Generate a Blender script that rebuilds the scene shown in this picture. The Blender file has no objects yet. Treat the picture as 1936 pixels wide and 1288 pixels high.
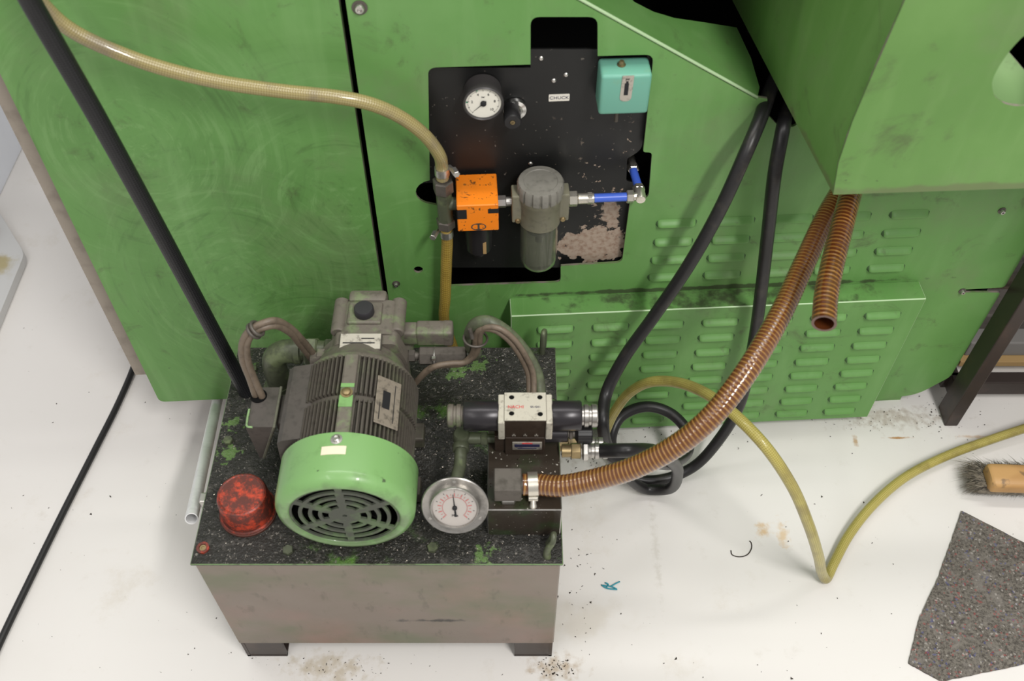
import bpy, bmesh, math, random
from mathutils import Vector, Matrix
random.seed(7)
S = bpy.context.scene
COL = S.collection
R_ = math.radians

# ------------------------------------------------------------------ camera
F_PX, PITCH, CAM_H = 1858.0, R_(51.3), 1.56
cd = bpy.data.cameras.new('camera'); cam = bpy.data.objects.new('camera', cd); COL.objects.link(cam)
cd.sensor_width = 36; cd.lens = 36 * F_PX / 1936; cd.clip_start = .02
cd.dof.use_dof = True; cd.dof.focus_distance = 1.62; cd.dof.aperture_fstop = 5.6
cam.location = (0, 0, CAM_H); cam.rotation_euler = (math.pi / 2 - PITCH, 0, 0)
S.camera = cam

# ------------------------------------------------------------------ world, lights, exposure
w = bpy.data.worlds.new('workshop_air'); S.world = w; w.use_nodes = True
w.node_tree.nodes['Background'].inputs[0].default_value = (1.0, .985, .96, 1)
w.node_tree.nodes['Background'].inputs[1].default_value = .45

def ceiling_lamp(x, y, z, lx, ly, power, col=(1, .98, .95)):
    l = bpy.data.lights.new('fluorescent_lamp', 'AREA'); l.shape = 'RECTANGLE'; l.size = lx; l.size_y = ly
    l.energy = power; l.color = col
    o = bpy.data.objects.new('fluorescent_lamp', l); COL.objects.link(o); o.location = (x, y, z)
    return o
ceiling_lamp(1.0, -.85, 3.1, .22, 1.3, 86)
ceiling_lamp(-1.35, -.9, 3.1, .22, 2.4, 20)
ceiling_lamp(.1, 1.2, 3.1, 3.0, .16, 32)
S.view_settings.view_transform = 'Standard'; S.view_settings.look = 'None'
S.view_settings.exposure = 0.0; S.view_settings.gamma = 1; S.view_settings.use_curve_mapping = False

# ------------------------------------------------------------------ measuring helpers (photo -> place)
_c, _s = math.cos(PITCH), math.sin(PITCH)
def ray(px, py):
    r = (px - 968) / F_PX; u = -(py - 644) / F_PX
    return Vector((r, _c + u * _s, -_s + u * _c))
def atd(px, py, d):
    return Vector((0, 0, CAM_H)) + ray(px, py) * d
def atz(px, py, z):
    k = ray(px, py); return Vector((0, 0, CAM_H)) + k * ((z - CAM_H) / k.z)
def aty(px, py, y):
    k = ray(px, py); return Vector((0, 0, CAM_H)) + k * (y / k.y)
# front plane of the lathe, turned a little against the camera
PHI = R_(3.15); OY = 1.049
U = Vector((math.cos(PHI), math.sin(PHI), 0)); N = Vector((math.sin(PHI), -math.cos(PHI), 0)); Z = Vector((0, 0, 1))
def M(s, z, off=0):
    return Vector((0, OY, 0)) + U * s + N * off + Z * z
def atm(px, py, off=0):
    k = ray(px, py); t = (off + OY * N.y) / (k.x * N.x + k.y * N.y)
    return Vector((0, 0, CAM_H)) + k * t
def sz(px, py, off=0):
    p = atm(px, py, off); q = p - Vector((0, OY, 0))
    return (q.dot(U), p.z)

# ------------------------------------------------------------------ materials
def lin(r, g, b):
    f = lambda v: (v / 255 / 12.92) if v / 255 <= .04045 else ((v / 255 + .055) / 1.055) ** 2.4
    return (f(r), f(g), f(b), 1)
class Mt:
    def __init__(s, name, base, rough=.5, metal=0, coat=0, trans=0, ior=1.45, spec=.5, alpha=1):
        s.m = bpy.data.materials.new(name); s.m.use_nodes = True; s.t = s.m.node_tree; s.n = s.t.nodes
        s.b = s.n['Principled BSDF']; b = s.b.inputs
        b['Base Color'].default_value = base; b['Roughness'].default_value = rough; b['Metallic'].default_value = metal
        b['Coat Weight'].default_value = coat; b['Transmission Weight'].default_value = trans; b['IOR'].default_value = ior
        b['Specular IOR Level'].default_value = spec; b['Alpha'].default_value = alpha
        s.base = base; s.out = None; s.tc = None
    def new(s, t, **k):
        n = s.n.new(t)
        for a, v in k.items(): setattr(n, a, v)
        return n
    def link(s, a, b): s.t.links.new(a, b)
    def coord(s, sc=(1, 1, 1), rot=(0, 0, 0), uv=False, loc=(0, 0, 0)):
        if not s.tc: s.tc = s.new('ShaderNodeTexCoord')
        m = s.new('ShaderNodeMapping'); m.inputs['Scale'].default_value = sc; m.inputs['Rotation'].default_value = rot
        m.inputs['Location'].default_value = loc
        s.link(s.tc.outputs['UV' if uv else 'Object'], m.inputs[0]); return m.outputs[0]
    def math(s, op, a, b=None, clamp=False):
        n = s.new('ShaderNodeMath', operation=op, use_clamp=clamp)
        for i, v in enumerate((a, b)):
            if v is None: continue
            if isinstance(v, (int, float)): n.inputs[i].default_value = v
            else: s.link(v, n.inputs[i])
        return n.outputs[0]
    def ramp(s, f, lo, hi):
        n = s.new('ShaderNodeMapRange', interpolation_type='SMOOTHSTEP')
        n.inputs[1].default_value = lo; n.inputs[2].default_value = hi; s.link(f, n.inputs[0]); return n.outputs[0]
    def noise(s, scale, detail=4, sc=(1, 1, 1), rough=.55, distort=0, rot=(0, 0, 0), uv=False, loc=(0, 0, 0)):
        n = s.new('ShaderNodeTexNoise'); n.inputs['Scale'].default_value = scale; n.inputs['Detail'].default_value = detail
        n.inputs['Roughness'].default_value = rough; n.inputs['Distortion'].default_value = distort
        s.link(s.coord(sc, rot, uv, loc), n.inputs['Vector']); return n.outputs[0]
    def wave(s, scale, distort=2, rings=False, sc=(1, 1, 1), rot=(0, 0, 0), loc=(0, 0, 0), dscale=1, detail=3):
        n = s.new('ShaderNodeTexWave', wave_type='RINGS' if rings else 'BANDS', rings_direction='SPHERICAL')
        n.inputs['Scale'].default_value = scale; n.inputs['Distortion'].default_value = distort
        n.inputs['Detail Scale'].default_value = dscale; n.inputs['Detail'].default_value = detail
        s.link(s.coord(sc, rot, loc=loc), n.inputs['Vector']); return n.outputs[1]
    def voro(s, scale, sc=(1, 1, 1)):
        n = s.new('ShaderNodeTexVoronoi'); n.inputs['Scale'].default_value = scale
        s.link(s.coord(sc), n.inputs['Vector']); return n
    def strokes(s, c, fr=60, fa=1.2, sq=1.0):
        """curved brush marks around a centre on the lathe front"""
        if not s.tc: s.tc = s.new('ShaderNodeTexCoord')
        sp = s.new('ShaderNodeSeparateXYZ'); s.link(s.tc.outputs['Object'], sp.inputs[0])
        x = s.math('SUBTRACT', sp.outputs[0], c[0]); z = s.math('MULTIPLY', s.math('SUBTRACT', sp.outputs[2], c[1]), sq)
        rr = s.math('SQRT', s.math('ADD', s.math('MULTIPLY', x, x), s.math('MULTIPLY', z, z))); an = s.math('ARCTAN2', z, s.math('ABSOLUTE', x))
        cb = s.new('ShaderNodeCombineXYZ'); s.link(s.math('MULTIPLY', rr, fr), cb.inputs[0]); s.link(s.math('MULTIPLY', an, fa), cb.inputs[1]); cb.inputs[2].default_value = c[0] * 9
        n = s.new('ShaderNodeTexNoise'); n.inputs['Scale'].default_value = 1; n.inputs['Detail'].default_value = 5; n.inputs['Roughness'].default_value = .65; n.inputs['Distortion'].default_value = .3
        s.link(cb.outputs[0], n.inputs['Vector']); fall = s.math('SUBTRACT', 1.0, s.ramp(rr, .10, .32)); return n.outputs[0], fall
    def mix(s, fac, col):
        n = s.new('ShaderNodeMix', data_type='RGBA')
        if isinstance(fac, (int, float)): n.inputs[0].default_value = fac
        else: s.link(fac, n.inputs[0])
        if s.out is None: n.inputs[6].default_value = s.base
        else: s.link(s.out, n.inputs[6])
        if isinstance(col, tuple): n.inputs[7].default_value = col
        else: s.link(col, n.inputs[7])
        s.out = n.outputs[2]; s.link(s.out, s.b.inputs['Base Color']); return s
    def rough(s, f, lo, hi):
        n = s.new('ShaderNodeMapRange'); n.inputs[3].default_value = lo; n.inputs[4].default_value = hi
        s.link(f, n.inputs[0]); s.link(n.outputs[0], s.b.inputs['Roughness']); return s
    def metal(s, f): s.link(f, s.b.inputs['Metallic']); return s
    def bump(s, f, strength=.3, dist=.001):
        n = s.new('ShaderNodeBump'); n.inputs['Strength'].default_value = strength; n.inputs['Distance'].default_value = dist
        s.link(f, n.inputs['Height']); s.link(n.outputs[0], s.b.inputs['Normal']); return s
    def blot(s, c, r, stretch=(1, 1, 1), rot=0, nscale=60, edge=.6, soft=.4, amp=2.2):
        """stain of its own shape around a place on the object"""
        if not s.tc: s.tc = s.new('ShaderNodeTexCoord')
        a = s.new('ShaderNodeVectorMath', operation='SUBTRACT'); s.link(s.tc.outputs['Object'], a.inputs[0]); a.inputs[1].default_value = c
        m = s.new('ShaderNodeMapping'); m.inputs['Rotation'].default_value = (0, 0, rot); m.inputs['Scale'].default_value = stretch
        s.link(a.outputs[0], m.inputs[0])
        l = s.new('ShaderNodeVectorMath', operation='LENGTH'); s.link(m.outputs[0], l.inputs[0])
        d = s.math('DIVIDE', l.outputs['Value'], r)
        nz = s.noise(nscale, 5)
        v = s.math('ADD', d, s.math('MULTIPLY', s.math('SUBTRACT', nz, .5), amp))
        return s.math('SUBTRACT', 1.0, s.ramp(v, edge - soft, edge + soft), clamp=True)

def green(name, base, swirl=False, dirt=.68):
    m = Mt(name, base, .42, spec=.45)
    m.mix(m.math('MULTIPLY', m.ramp(m.noise(3.5, 6), .35, .75), .45), tuple(v * .72 for v in base[:3]) + (1,))
    m.mix(m.math('MULTIPLY', m.ramp(m.noise(6, 6, loc=(3, 1, 2)), .45, .75), .35), (base[0] * 1.55, base[1] * 1.3, base[2] * 1.7, 1))
    m.mix(m.math('MULTIPLY', m.ramp(m.noise(5, 7, rough=.68, loc=(7, 3, 5)), .48, .70), .45), (.165, .225, .105, 1))
    if swirl:
        for c, sq in (((-.42, .42), .8), ((-.24, .58), .9), ((-.33, .27), 1.1), ((-.50, .70), .8)):
            n, fall = m.strokes(c, 75, 1.3, sq)
            m.mix(m.math('MULTIPLY', m.math('MULTIPLY', m.ramp(n, .53, .68), fall), .38), (base[0] * 1.7, base[1] * 1.35, base[2] * 1.9, 1))
            m.mix(m.math('MULTIPLY', m.math('MULTIPLY', m.ramp(n, .46, .32), fall), .38), tuple(v * .5 for v in base[:3]) + (1,))
        st = m.noise(30, 5, sc=(1, 1, .10), rot=(0, R_(-28), 0), distort=.4)
        m.mix(m.math('MULTIPLY', m.ramp(st, .5, .72), .28), (base[0] * 1.7, base[1] * 1.35, base[2] * 1.9, 1))
    else:
        st = m.noise(26, 5, sc=(1, 1, .16), rot=(0, R_(12), 0))
        m.mix(m.math('MULTIPLY', m.ramp(st, .5, .72), .25), (base[0] * 1.6, base[1] * 1.3, base[2] * 1.8, 1))
    m.mix(m.math('MULTIPLY', m.ramp(m.noise(13, 8, rough=.7, distort=.6), .56, .74), dirt), (.075, .085, .04, 1))
    m.mix(m.math('MULTIPLY', m.ramp(m.noise(85, 3, rough=.6), .72, .80), .6), (.05, .055, .035, 1))
    if name == 'green_panel_paint':
        m.mix(m.math('MULTIPLY', m.blot(tuple(M(.33, .3665, .0)), .36, (1, 1, 55), nscale=40, edge=.8, soft=.2, amp=1.6), .8), (.04, .04, .025, 1))
        n, fall = m.strokes((-.11, .42), 80, 1.3); m.mix(m.math('MULTIPLY', m.math('MULTIPLY', m.ramp(n, .53, .68), fall), .3), (base[0] * 1.7, base[1] * 1.35, base[2] * 1.9, 1))
    if name == 'green_guard_paint':
        m.mix(m.math('MULTIPLY', m.blot((.58, .885, .752), .32, (1, 1, 32), nscale=35, edge=.8, soft=.3, amp=1.6), .55), (.14, .12, .075, 1))
        m.mix(m.math('MULTIPLY', m.blot((.375, 1.0, .86), .018, (1, 1.6, .6), nscale=60, edge=.5, soft=.15), .8), (.13, .07, .035, 1))
    m.rough(m.noise(9, 4), .3, .58)
    m.bump(m.noise(90, 3), .06, .0006)
    return m.m
G = (.134, .308, .081, 1)
M_green_sw = green('green_machine_paint', G, True)
M_green = green('green_panel_paint', G)
M_guard = green('green_guard_paint', (.124, .270, .063, 1), dirt=.6)
M_gdark = Mt('dark_louvre_edge', (.055, .115, .04, 1), .6).m  # darker green on the lower rim and ends of each louvre
M_worn_hl = Mt('worn_highlight_edge', (.45, .62, .36, 1), .35).m  # paler for worn paint and for a painted highlight along the bends
M_scuff = Mt('bare_scuffed_edge', (.22, .19, .16, 1), .5); M_scuff.mix(M_scuff.ramp(M_scuff.noise(40, 4), .4, .6), (.12, .2, .07, 1)); M_scuff = M_scuff.m
M_lime = Mt('pale_green_paint', (.36, .58, .25, 1), .4); M_lime.mix(M_lime.math('MULTIPLY', M_lime.ramp(M_lime.noise(70, 4), .6, .72), .3), (.15, .25, .1, 1)); M_lime = M_lime.m
m = Mt('bright_green_motor_paint', (.200, .385, .135, 1), .36, coat=.15)
m.mix(m.math('MULTIPLY', m.ramp(m.noise(22, 6, rough=.65), .5, .72), .55), (.09, .16, .05, 1))
m.mix(m.math('MULTIPLY', m.ramp(m.noise(60, 3), .68, .73), .8), (.04, .045, .03, 1))
m.mix(m.math('MULTIPLY', m.blot((-.2135, .606, .425), .085, (1, 5, 1), nscale=40, edge=.95, soft=.25, amp=1.3), .7), (.115, .15, .08, 1)); M_mgreen = m.m
m = Mt('grimy_grille_paint', (.065, .072, .055, 1), .6)
m.mix(m.ramp(m.noise(30, 4), .48, .68), (.10, .15, .07, 1)); M_grille = m.m
m = Mt('beige_casing', (.36, .31, .26, 1), .6); m.mix(m.math('MULTIPLY', m.ramp(m.noise(30, 5), .45, .7), .5), (.2, .17, .14, 1)); M_beige = m.m
M_black = Mt('black_inside', (.006, .006, .006, 1), .8, spec=.1).m  # near-black, stands in for shade in hollows; also the fan
m = Mt('black_plate_paint', (.010, .010, .010, 1), .38)
_wc = M(.128, .462, -.015); _w2 = M(.150, .535, -.015)
worn = m.blot(tuple(_wc), .056, (1, .2, 1.45), nscale=70, edge=1.0, soft=.04, amp=1.9)
worn2 = m.blot(tuple(_w2), .034, (1.7, .2, .75), nscale=60, edge=.75, soft=.08)
worn3 = m.math('MULTIPLY', m.ramp(m.noise(95, 4), .655, .69), m.blot((.15, 1.07, .60), .11, (1.2, .2, .9), nscale=20, edge=.8))
ww = m.math('MAXIMUM', m.math('MAXIMUM', worn, worn2), worn3)
bare = m.new('ShaderNodeMix', data_type='RGBA'); bare.inputs[6].default_value = (.42, .33, .26, 1); bare.inputs[7].default_value = (.27, .17, .12, 1)
m.link(m.ramp(m.noise(140, 6), .40, .75), bare.inputs[0])
m.mix(ww, bare.outputs[2]); m.mix(m.math('MULTIPLY', m.ramp(m.noise(150, 2), .70, .74), .7), (.16, .14, .12, 1))
m.rough(m.noise(14, 4), .25, .55); M_plate = m.m

def metal(name, col, rough=.4, metalv=.9, dirt=(.05, .045, .035, 1), amt=.6, scale=40):
    m = Mt(name, col, rough, metalv)
    m.mix(m.math('MULTIPLY', m.ramp(m.noise(scale, 6, rough=.65), .46, .68), amt), dirt)
    m.rough(m.noise(scale, 4), max(.12, rough - .15), min(.9, rough + .2)); return m.m
M_steel = metal('zinc_steel', (.55, .53, .5, 1), .3)
M_chrome = Mt('chrome', (.75, .74, .72, 1), .14, 1).m
M_gsteel = metal('stainless_bezel', (.42, .40, .375, 1), .28, .85, amt=.4)
M_alu = metal('aluminium_tube', (.80, .80, .80, 1), .36, .2, amt=.12)
M_brass = metal('brass', (.33, .25, .13, 1), .4, .75)
M_dsteel = metal('dark_grimy_steel', (.13, .115, .10, 1), .5, .45, (.045, .04, .03, 1))
M_nickel = metal('nickel_fitting', (.68, .64, .56, 1), .25, .85, amt=.2)
def grime(name, base, patch, rough=.55, pamt=.6, scale=25, met=.15):
    m = Mt(name, base, rough, met)
    m.mix(m.math('MULTIPLY', m.ramp(m.noise(scale, 6, rough=.65), .48, .66), pamt), patch)
    m.mix(m.math('MULTIPLY', m.ramp(m.noise(110, 4), .5, .75), .5), tuple(v * .45 for v in base[:3]) + (1,))
    m.bump(m.noise(160, 3), .15, .0006); return m.m
M_motor = grime('grimy_motor_grey', (.088, .076, .062, 1), (.12, .135, .075, 1), pamt=.45)
M_pump = grime('grimy_pump_grey', (.155, .135, .112, 1), (.19, .25, .12, 1), pamt=.75, scale=30)
M_box = grime('junction_box_grey', (.095, .083, .074, 1), (.075, .068, .06, 1))
M_pipe = grime('oily_green_pipe', (.085, .095, .06, 1), (.17, .21, .10, 1), .4, .7)
M_bedge2 = grime('pale_chipped_paint', (.27, .43, .19, 1), (.12, .12, .09, 1), pamt=.8, scale=120)
M_bedge = grime('chipped_edge', (.15, .15, .11, 1), (.1, .09, .08, 1), pamt=.9, scale=60)
m = Mt('tank_sheet', (.225, .185, .155, 1), .34, .5)
m.mix(m.math('MULTIPLY', m.ramp(m.noise(5, 5, sc=(1, 1, 1.6)), .42, .68), .75), (.145, .165, .095, 1))
m.mix(m.math('MULTIPLY', m.ramp(m.noise(4, 5, loc=(4, 4, 4)), .42, .62), .7), (.33, .20, .175, 1))
m.mix(m.blot((-.12, .593, .145), .075, (1, .3, 9), nscale=50, edge=.45), (.05, .045, .04, 1))
m.mix(m.math('MULTIPLY', m.ramp(m.noise(60, 6, sc=(1, 1, .4)), .58, .72), .35), (.08, .075, .055, 1))
m.rough(m.noise(18, 4), .26, .5); M_tank = m.m
m = Mt('oily_tank_lid', (.018, .017, .014, 1), .35)
gr = m.ramp(m.noise(9, 6, rough=.65, loc=(1, 0, 0)), .56, .70)
m.mix(m.math('MULTIPLY', gr, m.ramp(m.noise(55, 4), .38, .6)), (.10, .22, .035, 1))
m.mix(m.math('MULTIPLY', m.ramp(m.noise(70, 5, rough=.7), .52, .68), .6), (.085, .078, .068, 1))
for q in ((438, 800), (430, 855), (470, 700), (905, 690), (860, 705), (545, 655), (920, 1048), (1035, 770)):
    m.mix(m.math('MULTIPLY', m.blot(tuple(atz(q[0], q[1], .34)), .026, nscale=110, edge=.35, soft=.2, amp=3.6), .8), (.115, .21, .055, 1))
gl = m.ramp(m.noise(260, 2, rough=.6), .62, .70); m.mix(gl, (.21, .195, .17, 1)); m.rough(m.noise(60, 3), .14, .5)
m.bump(m.noise(190, 4, rough=.7), .8, .003); M_lid = m.m
m = Mt('oily_manifold', (.035, .027, .02, 1), .22); m.mix(m.math('MULTIPLY', m.ramp(m.noise(18, 5), .5, .7), .7), (.03, .055, .02, 1))
m.mix(m.ramp(m.noise(170, 2), .68, .74), (.4, .38, .33, 1)); m.bump(m.noise(120, 3), .3, .001); M_mani = m.m
M_lip = grime('chipped_tank_lip', (.16, .24, .11, 1), (.07, .065, .05, 1), .35, .8, 40)
m = Mt('red_cap_plastic', (.56, .062, .026, 1), .45); m.mix(m.math('MULTIPLY', m.ramp(m.noise(60, 8, rough=.8), .36, .54), .88), (.05, .026, .022, 1)); M_red = m.m
m = Mt('orange_plastic', (.90, .235, .012, 1), .4); m.mix(m.ramp(m.noise(120, 4, rough=.65), .60, .65), (.16, .06, .015, 1)); m.mix(m.math('MULTIPLY', m.ramp(m.noise(25, 4), .5, .7), .3), (.7, .22, .03, 1)); M_orange = m.m
m = Mt('teal_housing', (.16, .41, .315, 1), .45); m.mix(m.math('MULTIPLY', m.ramp(m.noise(50, 5), .55, .72), .4), (.2, .36, .22, 1)); m.mix(m.ramp(m.noise(80, 3), .74, .78), (.02, .03, .02, 1)); M_teal = m.m
M_filter = grime('filter_grey', (.19, .18, .125, 1), (.19, .18, .14, 1), .5, .5, met=0)
M_cap = grime('filter_cap_grey', (.20, .19, .165, 1), (.15, .145, .12, 1), .5, .5, met=0)
M_bowl = Mt('filter_bowl_plastic', (.72, .74, .62, 1), .08, trans=.93, ior=1.2).m
M_dark = Mt('black_plastic', (.018, .017, .018, 1), .4).m
M_coil = Mt('black_coil', (.030, .027, .030, 1), .3, .3).m
M_knob = Mt('black_rubber_cap', (.028, .026, .03, 1), .5).m
M_white = Mt('white_dial', (.80, .77, .68, 1), .5).m
M_label = Mt('white_label', (.78, .74, .66, 1), .55).m
M_sticker = Mt('cream_sticker', (.85, .72, .55, 1), .5).m
M_ink = Mt('black_ink', (.012, .012, .014, 1), .6).m
M_inkblue = Mt('navy_ink', (.02, .02, .06, 1), .6).m
M_redink = Mt('red_ink', (.6, .05, .05, 1), .6).m
M_pinkink = Mt('faded_red_ink', (.48, .16, .15, 1), .6).m
M_greenink = Mt('green_marker', (.02, .25, .12, 1), .6).m
m = Mt('scratched_plate', (.50, .46, .40, 1), .38, .5); m.mix(m.math('MULTIPLY', m.ramp(m.noise(70, 5, rough=.7), .5, .66), .75), (.12, .10, .085, 1)); M_nplate = m.m
m = Mt('worn_motor_plate', (.30, .255, .205, 1), .45, .3); m.mix(m.math('MULTIPLY', m.ramp(m.noise(110, 5, rough=.7), .48, .64), .7), (.1, .085, .07, 1)); M_mplate = m.m
m = Mt('valve_top_plate', (.60, .56, .47, 1), .4, .3); m.mix(m.math('MULTIPLY', m.ramp(m.noise(80, 6, rough=.7), .5, .68), .7), (.16, .13, .1, 1)); M_vtop = m.m
M_vbody = grime('brown_valve_body', (.040, .026, .018, 1), (.055, .04, .03, 1), .4)
M_blue = Mt('blue_air_tube', (.06, .135, .62, 1), .28).m
M_inkteal = Mt('teal_scrap', (.03, .28, .36, 1), .5).m

def hose_mat(name, base, dark, n=9, pitch=.006, rough=.4, bump=.4, spiral=False, coat=.0, trans=0, grime_=(0, 0, 0, 1), gamt=0.0):
    m = Mt(name, base, rough, coat=coat, trans=trans)
    if not m.tc: m.tc = m.new('ShaderNodeTexCoord')
    sp = m.new('ShaderNodeSeparateXYZ'); m.link(m.tc.outputs['UV'], sp.inputs[0])
    u, v = sp.outputs[0], sp.outputs[1]
    vv = m.math('DIVIDE', v, pitch)
    if spiral:
        a = m.math('SINE', m.math('MULTIPLY', m.math('ADD', vv, u), 6.28318))
        f = m.ramp(a, -.85, -.15)
    else:
        uu = m.math('MULTIPLY', u, n)
        a = m.math('SINE', m.math('MULTIPLY', m.math('ADD', vv, uu), 6.28318))
        b = m.math('SINE', m.math('MULTIPLY', m.math('SUBTRACT', vv, uu), 6.28318))
        f = m.ramp(m.math('MULTIPLY', a, b), -.5, .6)
    m.mix(f, dark)
    if gamt: m.mix(m.math('MULTIPLY', m.ramp(m.noise(18, 5), .45, .68), gamt), grime_)
    m.bump(f, bump, .0006); return m.m
M_braid = hose_mat('braided_hose_straw', (.36, .30, .135, 1), (.25, .20, .075, 1), 9, .0062, .3, .25, coat=.25, grime_=(.185, .15, .105, 1), gamt=.75)
M_yellow = hose_mat('yellow_braided_hose', (.46, .40, .12, 1), (.33, .275, .06, 1), 9, .0062, .32, .25, coat=.25, grime_=(.21, .165, .05, 1), gamt=.6)
M_ochre = hose_mat('ochre_hose', (.42, .30, .06, 1), (.30, .19, .03, 1), 9, .0095, .4, grime_=(.2, .13, .03, 1), gamt=.5)
M_spiral = hose_mat('amber_spiral_hose', (.30, .155, .04, 1), (.115, .038, .010, 1), 1, .0056, .2, .3, True, .9, grime_=(.15, .062, .03, 1), gamt=.5)
M_spiral2 = hose_mat('dark_amber_spiral_hose', (.27, .125, .028, 1), (.085, .024, .007, 1), 1, .0068, .18, .3, True, 1.0, grime_=(.10, .04, .02, 1), gamt=.5)
M_sleeve = hose_mat('black_sleeved_hose', (.014, .014, .016, 1), (.005, .005, .006, 1), 10, .006, .45, .5)
M_rubber = Mt('black_rubber_hose', (.016, .015, .016, 1), .38); M_rubber.mix(M_rubber.math('MULTIPLY', M_rubber.ramp(M_rubber.noise(30, 5, sc=(1, 1, 1)), .55, .75), .5), (.06, .052, .04, 1)); M_rubber = M_rubber.m
M_cable = Mt('black_cable', (.017, .017, .017, 1), .45).m
M_wire = grime('grey_brown_cable', (.17, .13, .095, 1), (.09, .07, .05, 1), .45, .5, 40, 0)
M_grimehose = grime('grimy_green_hose', (.085, .09, .06, 1), (.15, .19, .10, 1), .45, .6, 25, 0)
m = Mt('beech_wood', (.53, .31, .12, 1), .5); m.mix(m.math('MULTIPLY', m.ramp(m.wave(22, 3, sc=(.12, 1, 1)), .3, .9), .35), (.36, .18, .06, 1)); m.mix(m.math('MULTIPLY', m.ramp(m.noise(45, 5), .58, .72), .7), (.12, .08, .05, 1)); M_wood = m.m
M_plank = Mt('raw_plank', (.40, .26, .11, 1), .7).m
m = Mt('brush_hair', (.22, .19, .145, 1), .7); m.mix(m.ramp(m.noise(120, 3), .42, .62), (.10, .088, .07, 1)); M_hair = m.m
m = Mt('grey_felt', (.185, .168, .145, 1), .95, spec=.1)
m.mix(m.ramp(m.noise(210, 6, rough=.75), .40, .64), (.07, .062, .055, 1)); m.mix(m.math('MULTIPLY', m.ramp(m.noise(35, 4), .5, .7), .5), (.24, .22, .2, 1))
vc = m.voro(330); sx = m.new('ShaderNodeSeparateColor'); m.link(vc.outputs['Color'], sx.inputs[0])
m.mix(m.math('MULTIPLY', m.math('GREATER_THAN', sx.outputs[0], .96), .4), (.35, .06, .06, 1)); m.mix(m.math('MULTIPLY', m.math('GREATER_THAN', sx.outputs[1], .975), .35), (.07, .09, .3, 1)); m.mix(m.math('MULTIPLY', m.math('GREATER_THAN', sx.outputs[2], .965), .5), (.45, .42, .39, 1))
m.bump(m.noise(220, 4), .7, .002); M_felt = m.m
m = Mt('brown_black_steel', (.040, .029, .025, 1), .38, .2); m.mix(m.math('MULTIPLY', m.ramp(m.noise(25, 5), .5, .7), .6), (.07, .045, .035, 1)); M_stand = m.m
M_cab = Mt('white_cabinet_paint', (.78, .81, .87, 1), .4).m
m = Mt('grey_sheet', (.58, .58, .57, 1), .4); m.mix(m.blot((-1.09, 1.44, .02), .05, (1, .8, 1), nscale=30, edge=.4), (.42, .36, .20, 1)); M_tray = m.m
M_concrete = Mt('grey_block', (.20, .19, .18, 1), .8).m
M_swarf = Mt('bright_swarf', (.50, .45, .38, 1), .25, 1); M_swarf.mix(M_swarf.ramp(M_swarf.noise(300, 1), .45, .55), (.12, .10, .085, 1)); M_swarf = M_swarf.m
M_crumb = Mt('dark_crumbs', (.03, .022, .015, 1), .8).m

# floor
m = Mt('painted_floor', (.755, .73, .70, 1), .42)
m.mix(m.math('MULTIPLY', m.ramp(m.noise(2.2, 6), .45, .75), .35), (.64, .60, .54, 1))
m.mix(m.math('MULTIPLY', m.ramp(m.noise(16, 7, rough=.7), .58, .8), .35), (.50, .45, .38, 1))
m.mix(m.math('MULTIPLY', m.ramp(m.noise(70, 4, rough=.7, distort=.5), .70, .78), .45), (.33, .29, .24, 1))
m.mix(m.math('MULTIPLY', m.ramp(m.noise(5, 8, rough=.75, loc=(2, 9, 0)), .56, .75), .35), (.56, .50, .40, 1))
def stain(px, py, r, st, rot, col, amt, ns=70, edge=.45):
    p = atz(px, py, 0); m.mix(m.math('MULTIPLY', m.blot(tuple(p), r, st, rot, ns, edge), amt), col)
stain(1442, 1003, .022, (1, 1, 1), 0, (.62, .37, .10, 1), .65)
stain(1480, 1012, .034, (2.2, .8, 1), .4, (.62, .38, .11, 1), .55)
stain(1700, 828, .05, (1, 12, 1), 0, (.42, .19, .03, 1), .9, 60, .4)
stain(1850, 826, .06, (1, 9, 1), 0, (.50, .27, .07, 1), .5, 60, .4)
stain(1617, 835, .02, (3, 1, 1), .2, (.42, .22, .06, 1), .7)
stain(1690, 790, .20, (1, 4.5, 1), .05, (.30, .22, .15, 1), .5, 75, .28)
stain(1100, 845, .12, (1, 2, 1), 0, (.36, .31, .25, 1), .6, 60, .35)
stain(1050, 1262, .07, (1, 2, 1), 0, (.38, .27, .15, 1), .7, 60, .35)
stain(620, 1262, .12, (1, 3, 1), 0, (.45, .37, .24, 1), .6, 60, .35)
stain(1240, 1040, .16, (14, 1, 1), .1, (.5, .46, .4, 1), .35, 90, .35)
stain(1090, 1175, .12, (1, 2.2, 1), .4, (.6, .55, .47, 1), .5, 20, .5)
m.rough(m.noise(8, 5), .3, .5); M_floor = m.m

# ------------------------------------------------------------------ mesh helpers
def link(name, bm, mats, parent=None, smooth=None, label=None):
    me = bpy.data.meshes.new(name); bmesh.ops.recalc_face_normals(bm, faces=bm.faces[:]); bm.to_mesh(me); bm.free()
    if not isinstance(mats, (list, tuple)): mats = [mats]
    for q in mats: me.materials.append(q)
    o = bpy.data.objects.new(name, me); COL.objects.link(o)
    if smooth is not None:
        me.shade_smooth()
        if smooth < 180: me.set_sharp_from_angle(angle=R_(smooth))
    if parent is not None:
        o.parent = parent
        if parent.type == 'EMPTY': o.matrix_parent_inverse = Matrix.Translation(-parent.location)
    if label: o['label'] = label
    return o
def thing(name, label, cat, loc, group=None):
    o = bpy.data.objects.new(name, None); COL.objects.link(o); o.location = Vector(loc); o.empty_display_size = .02
    o['label'] = label; o['category'] = cat
    if group: o['group'] = group
    return o
def tag(o, label, cat, group=None, kind=None):
    o['label'] = label; o['category'] = cat
    if group: o['group'] = group
    if kind: o['kind'] = kind
    return o
def B(): return bmesh.new()
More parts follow.
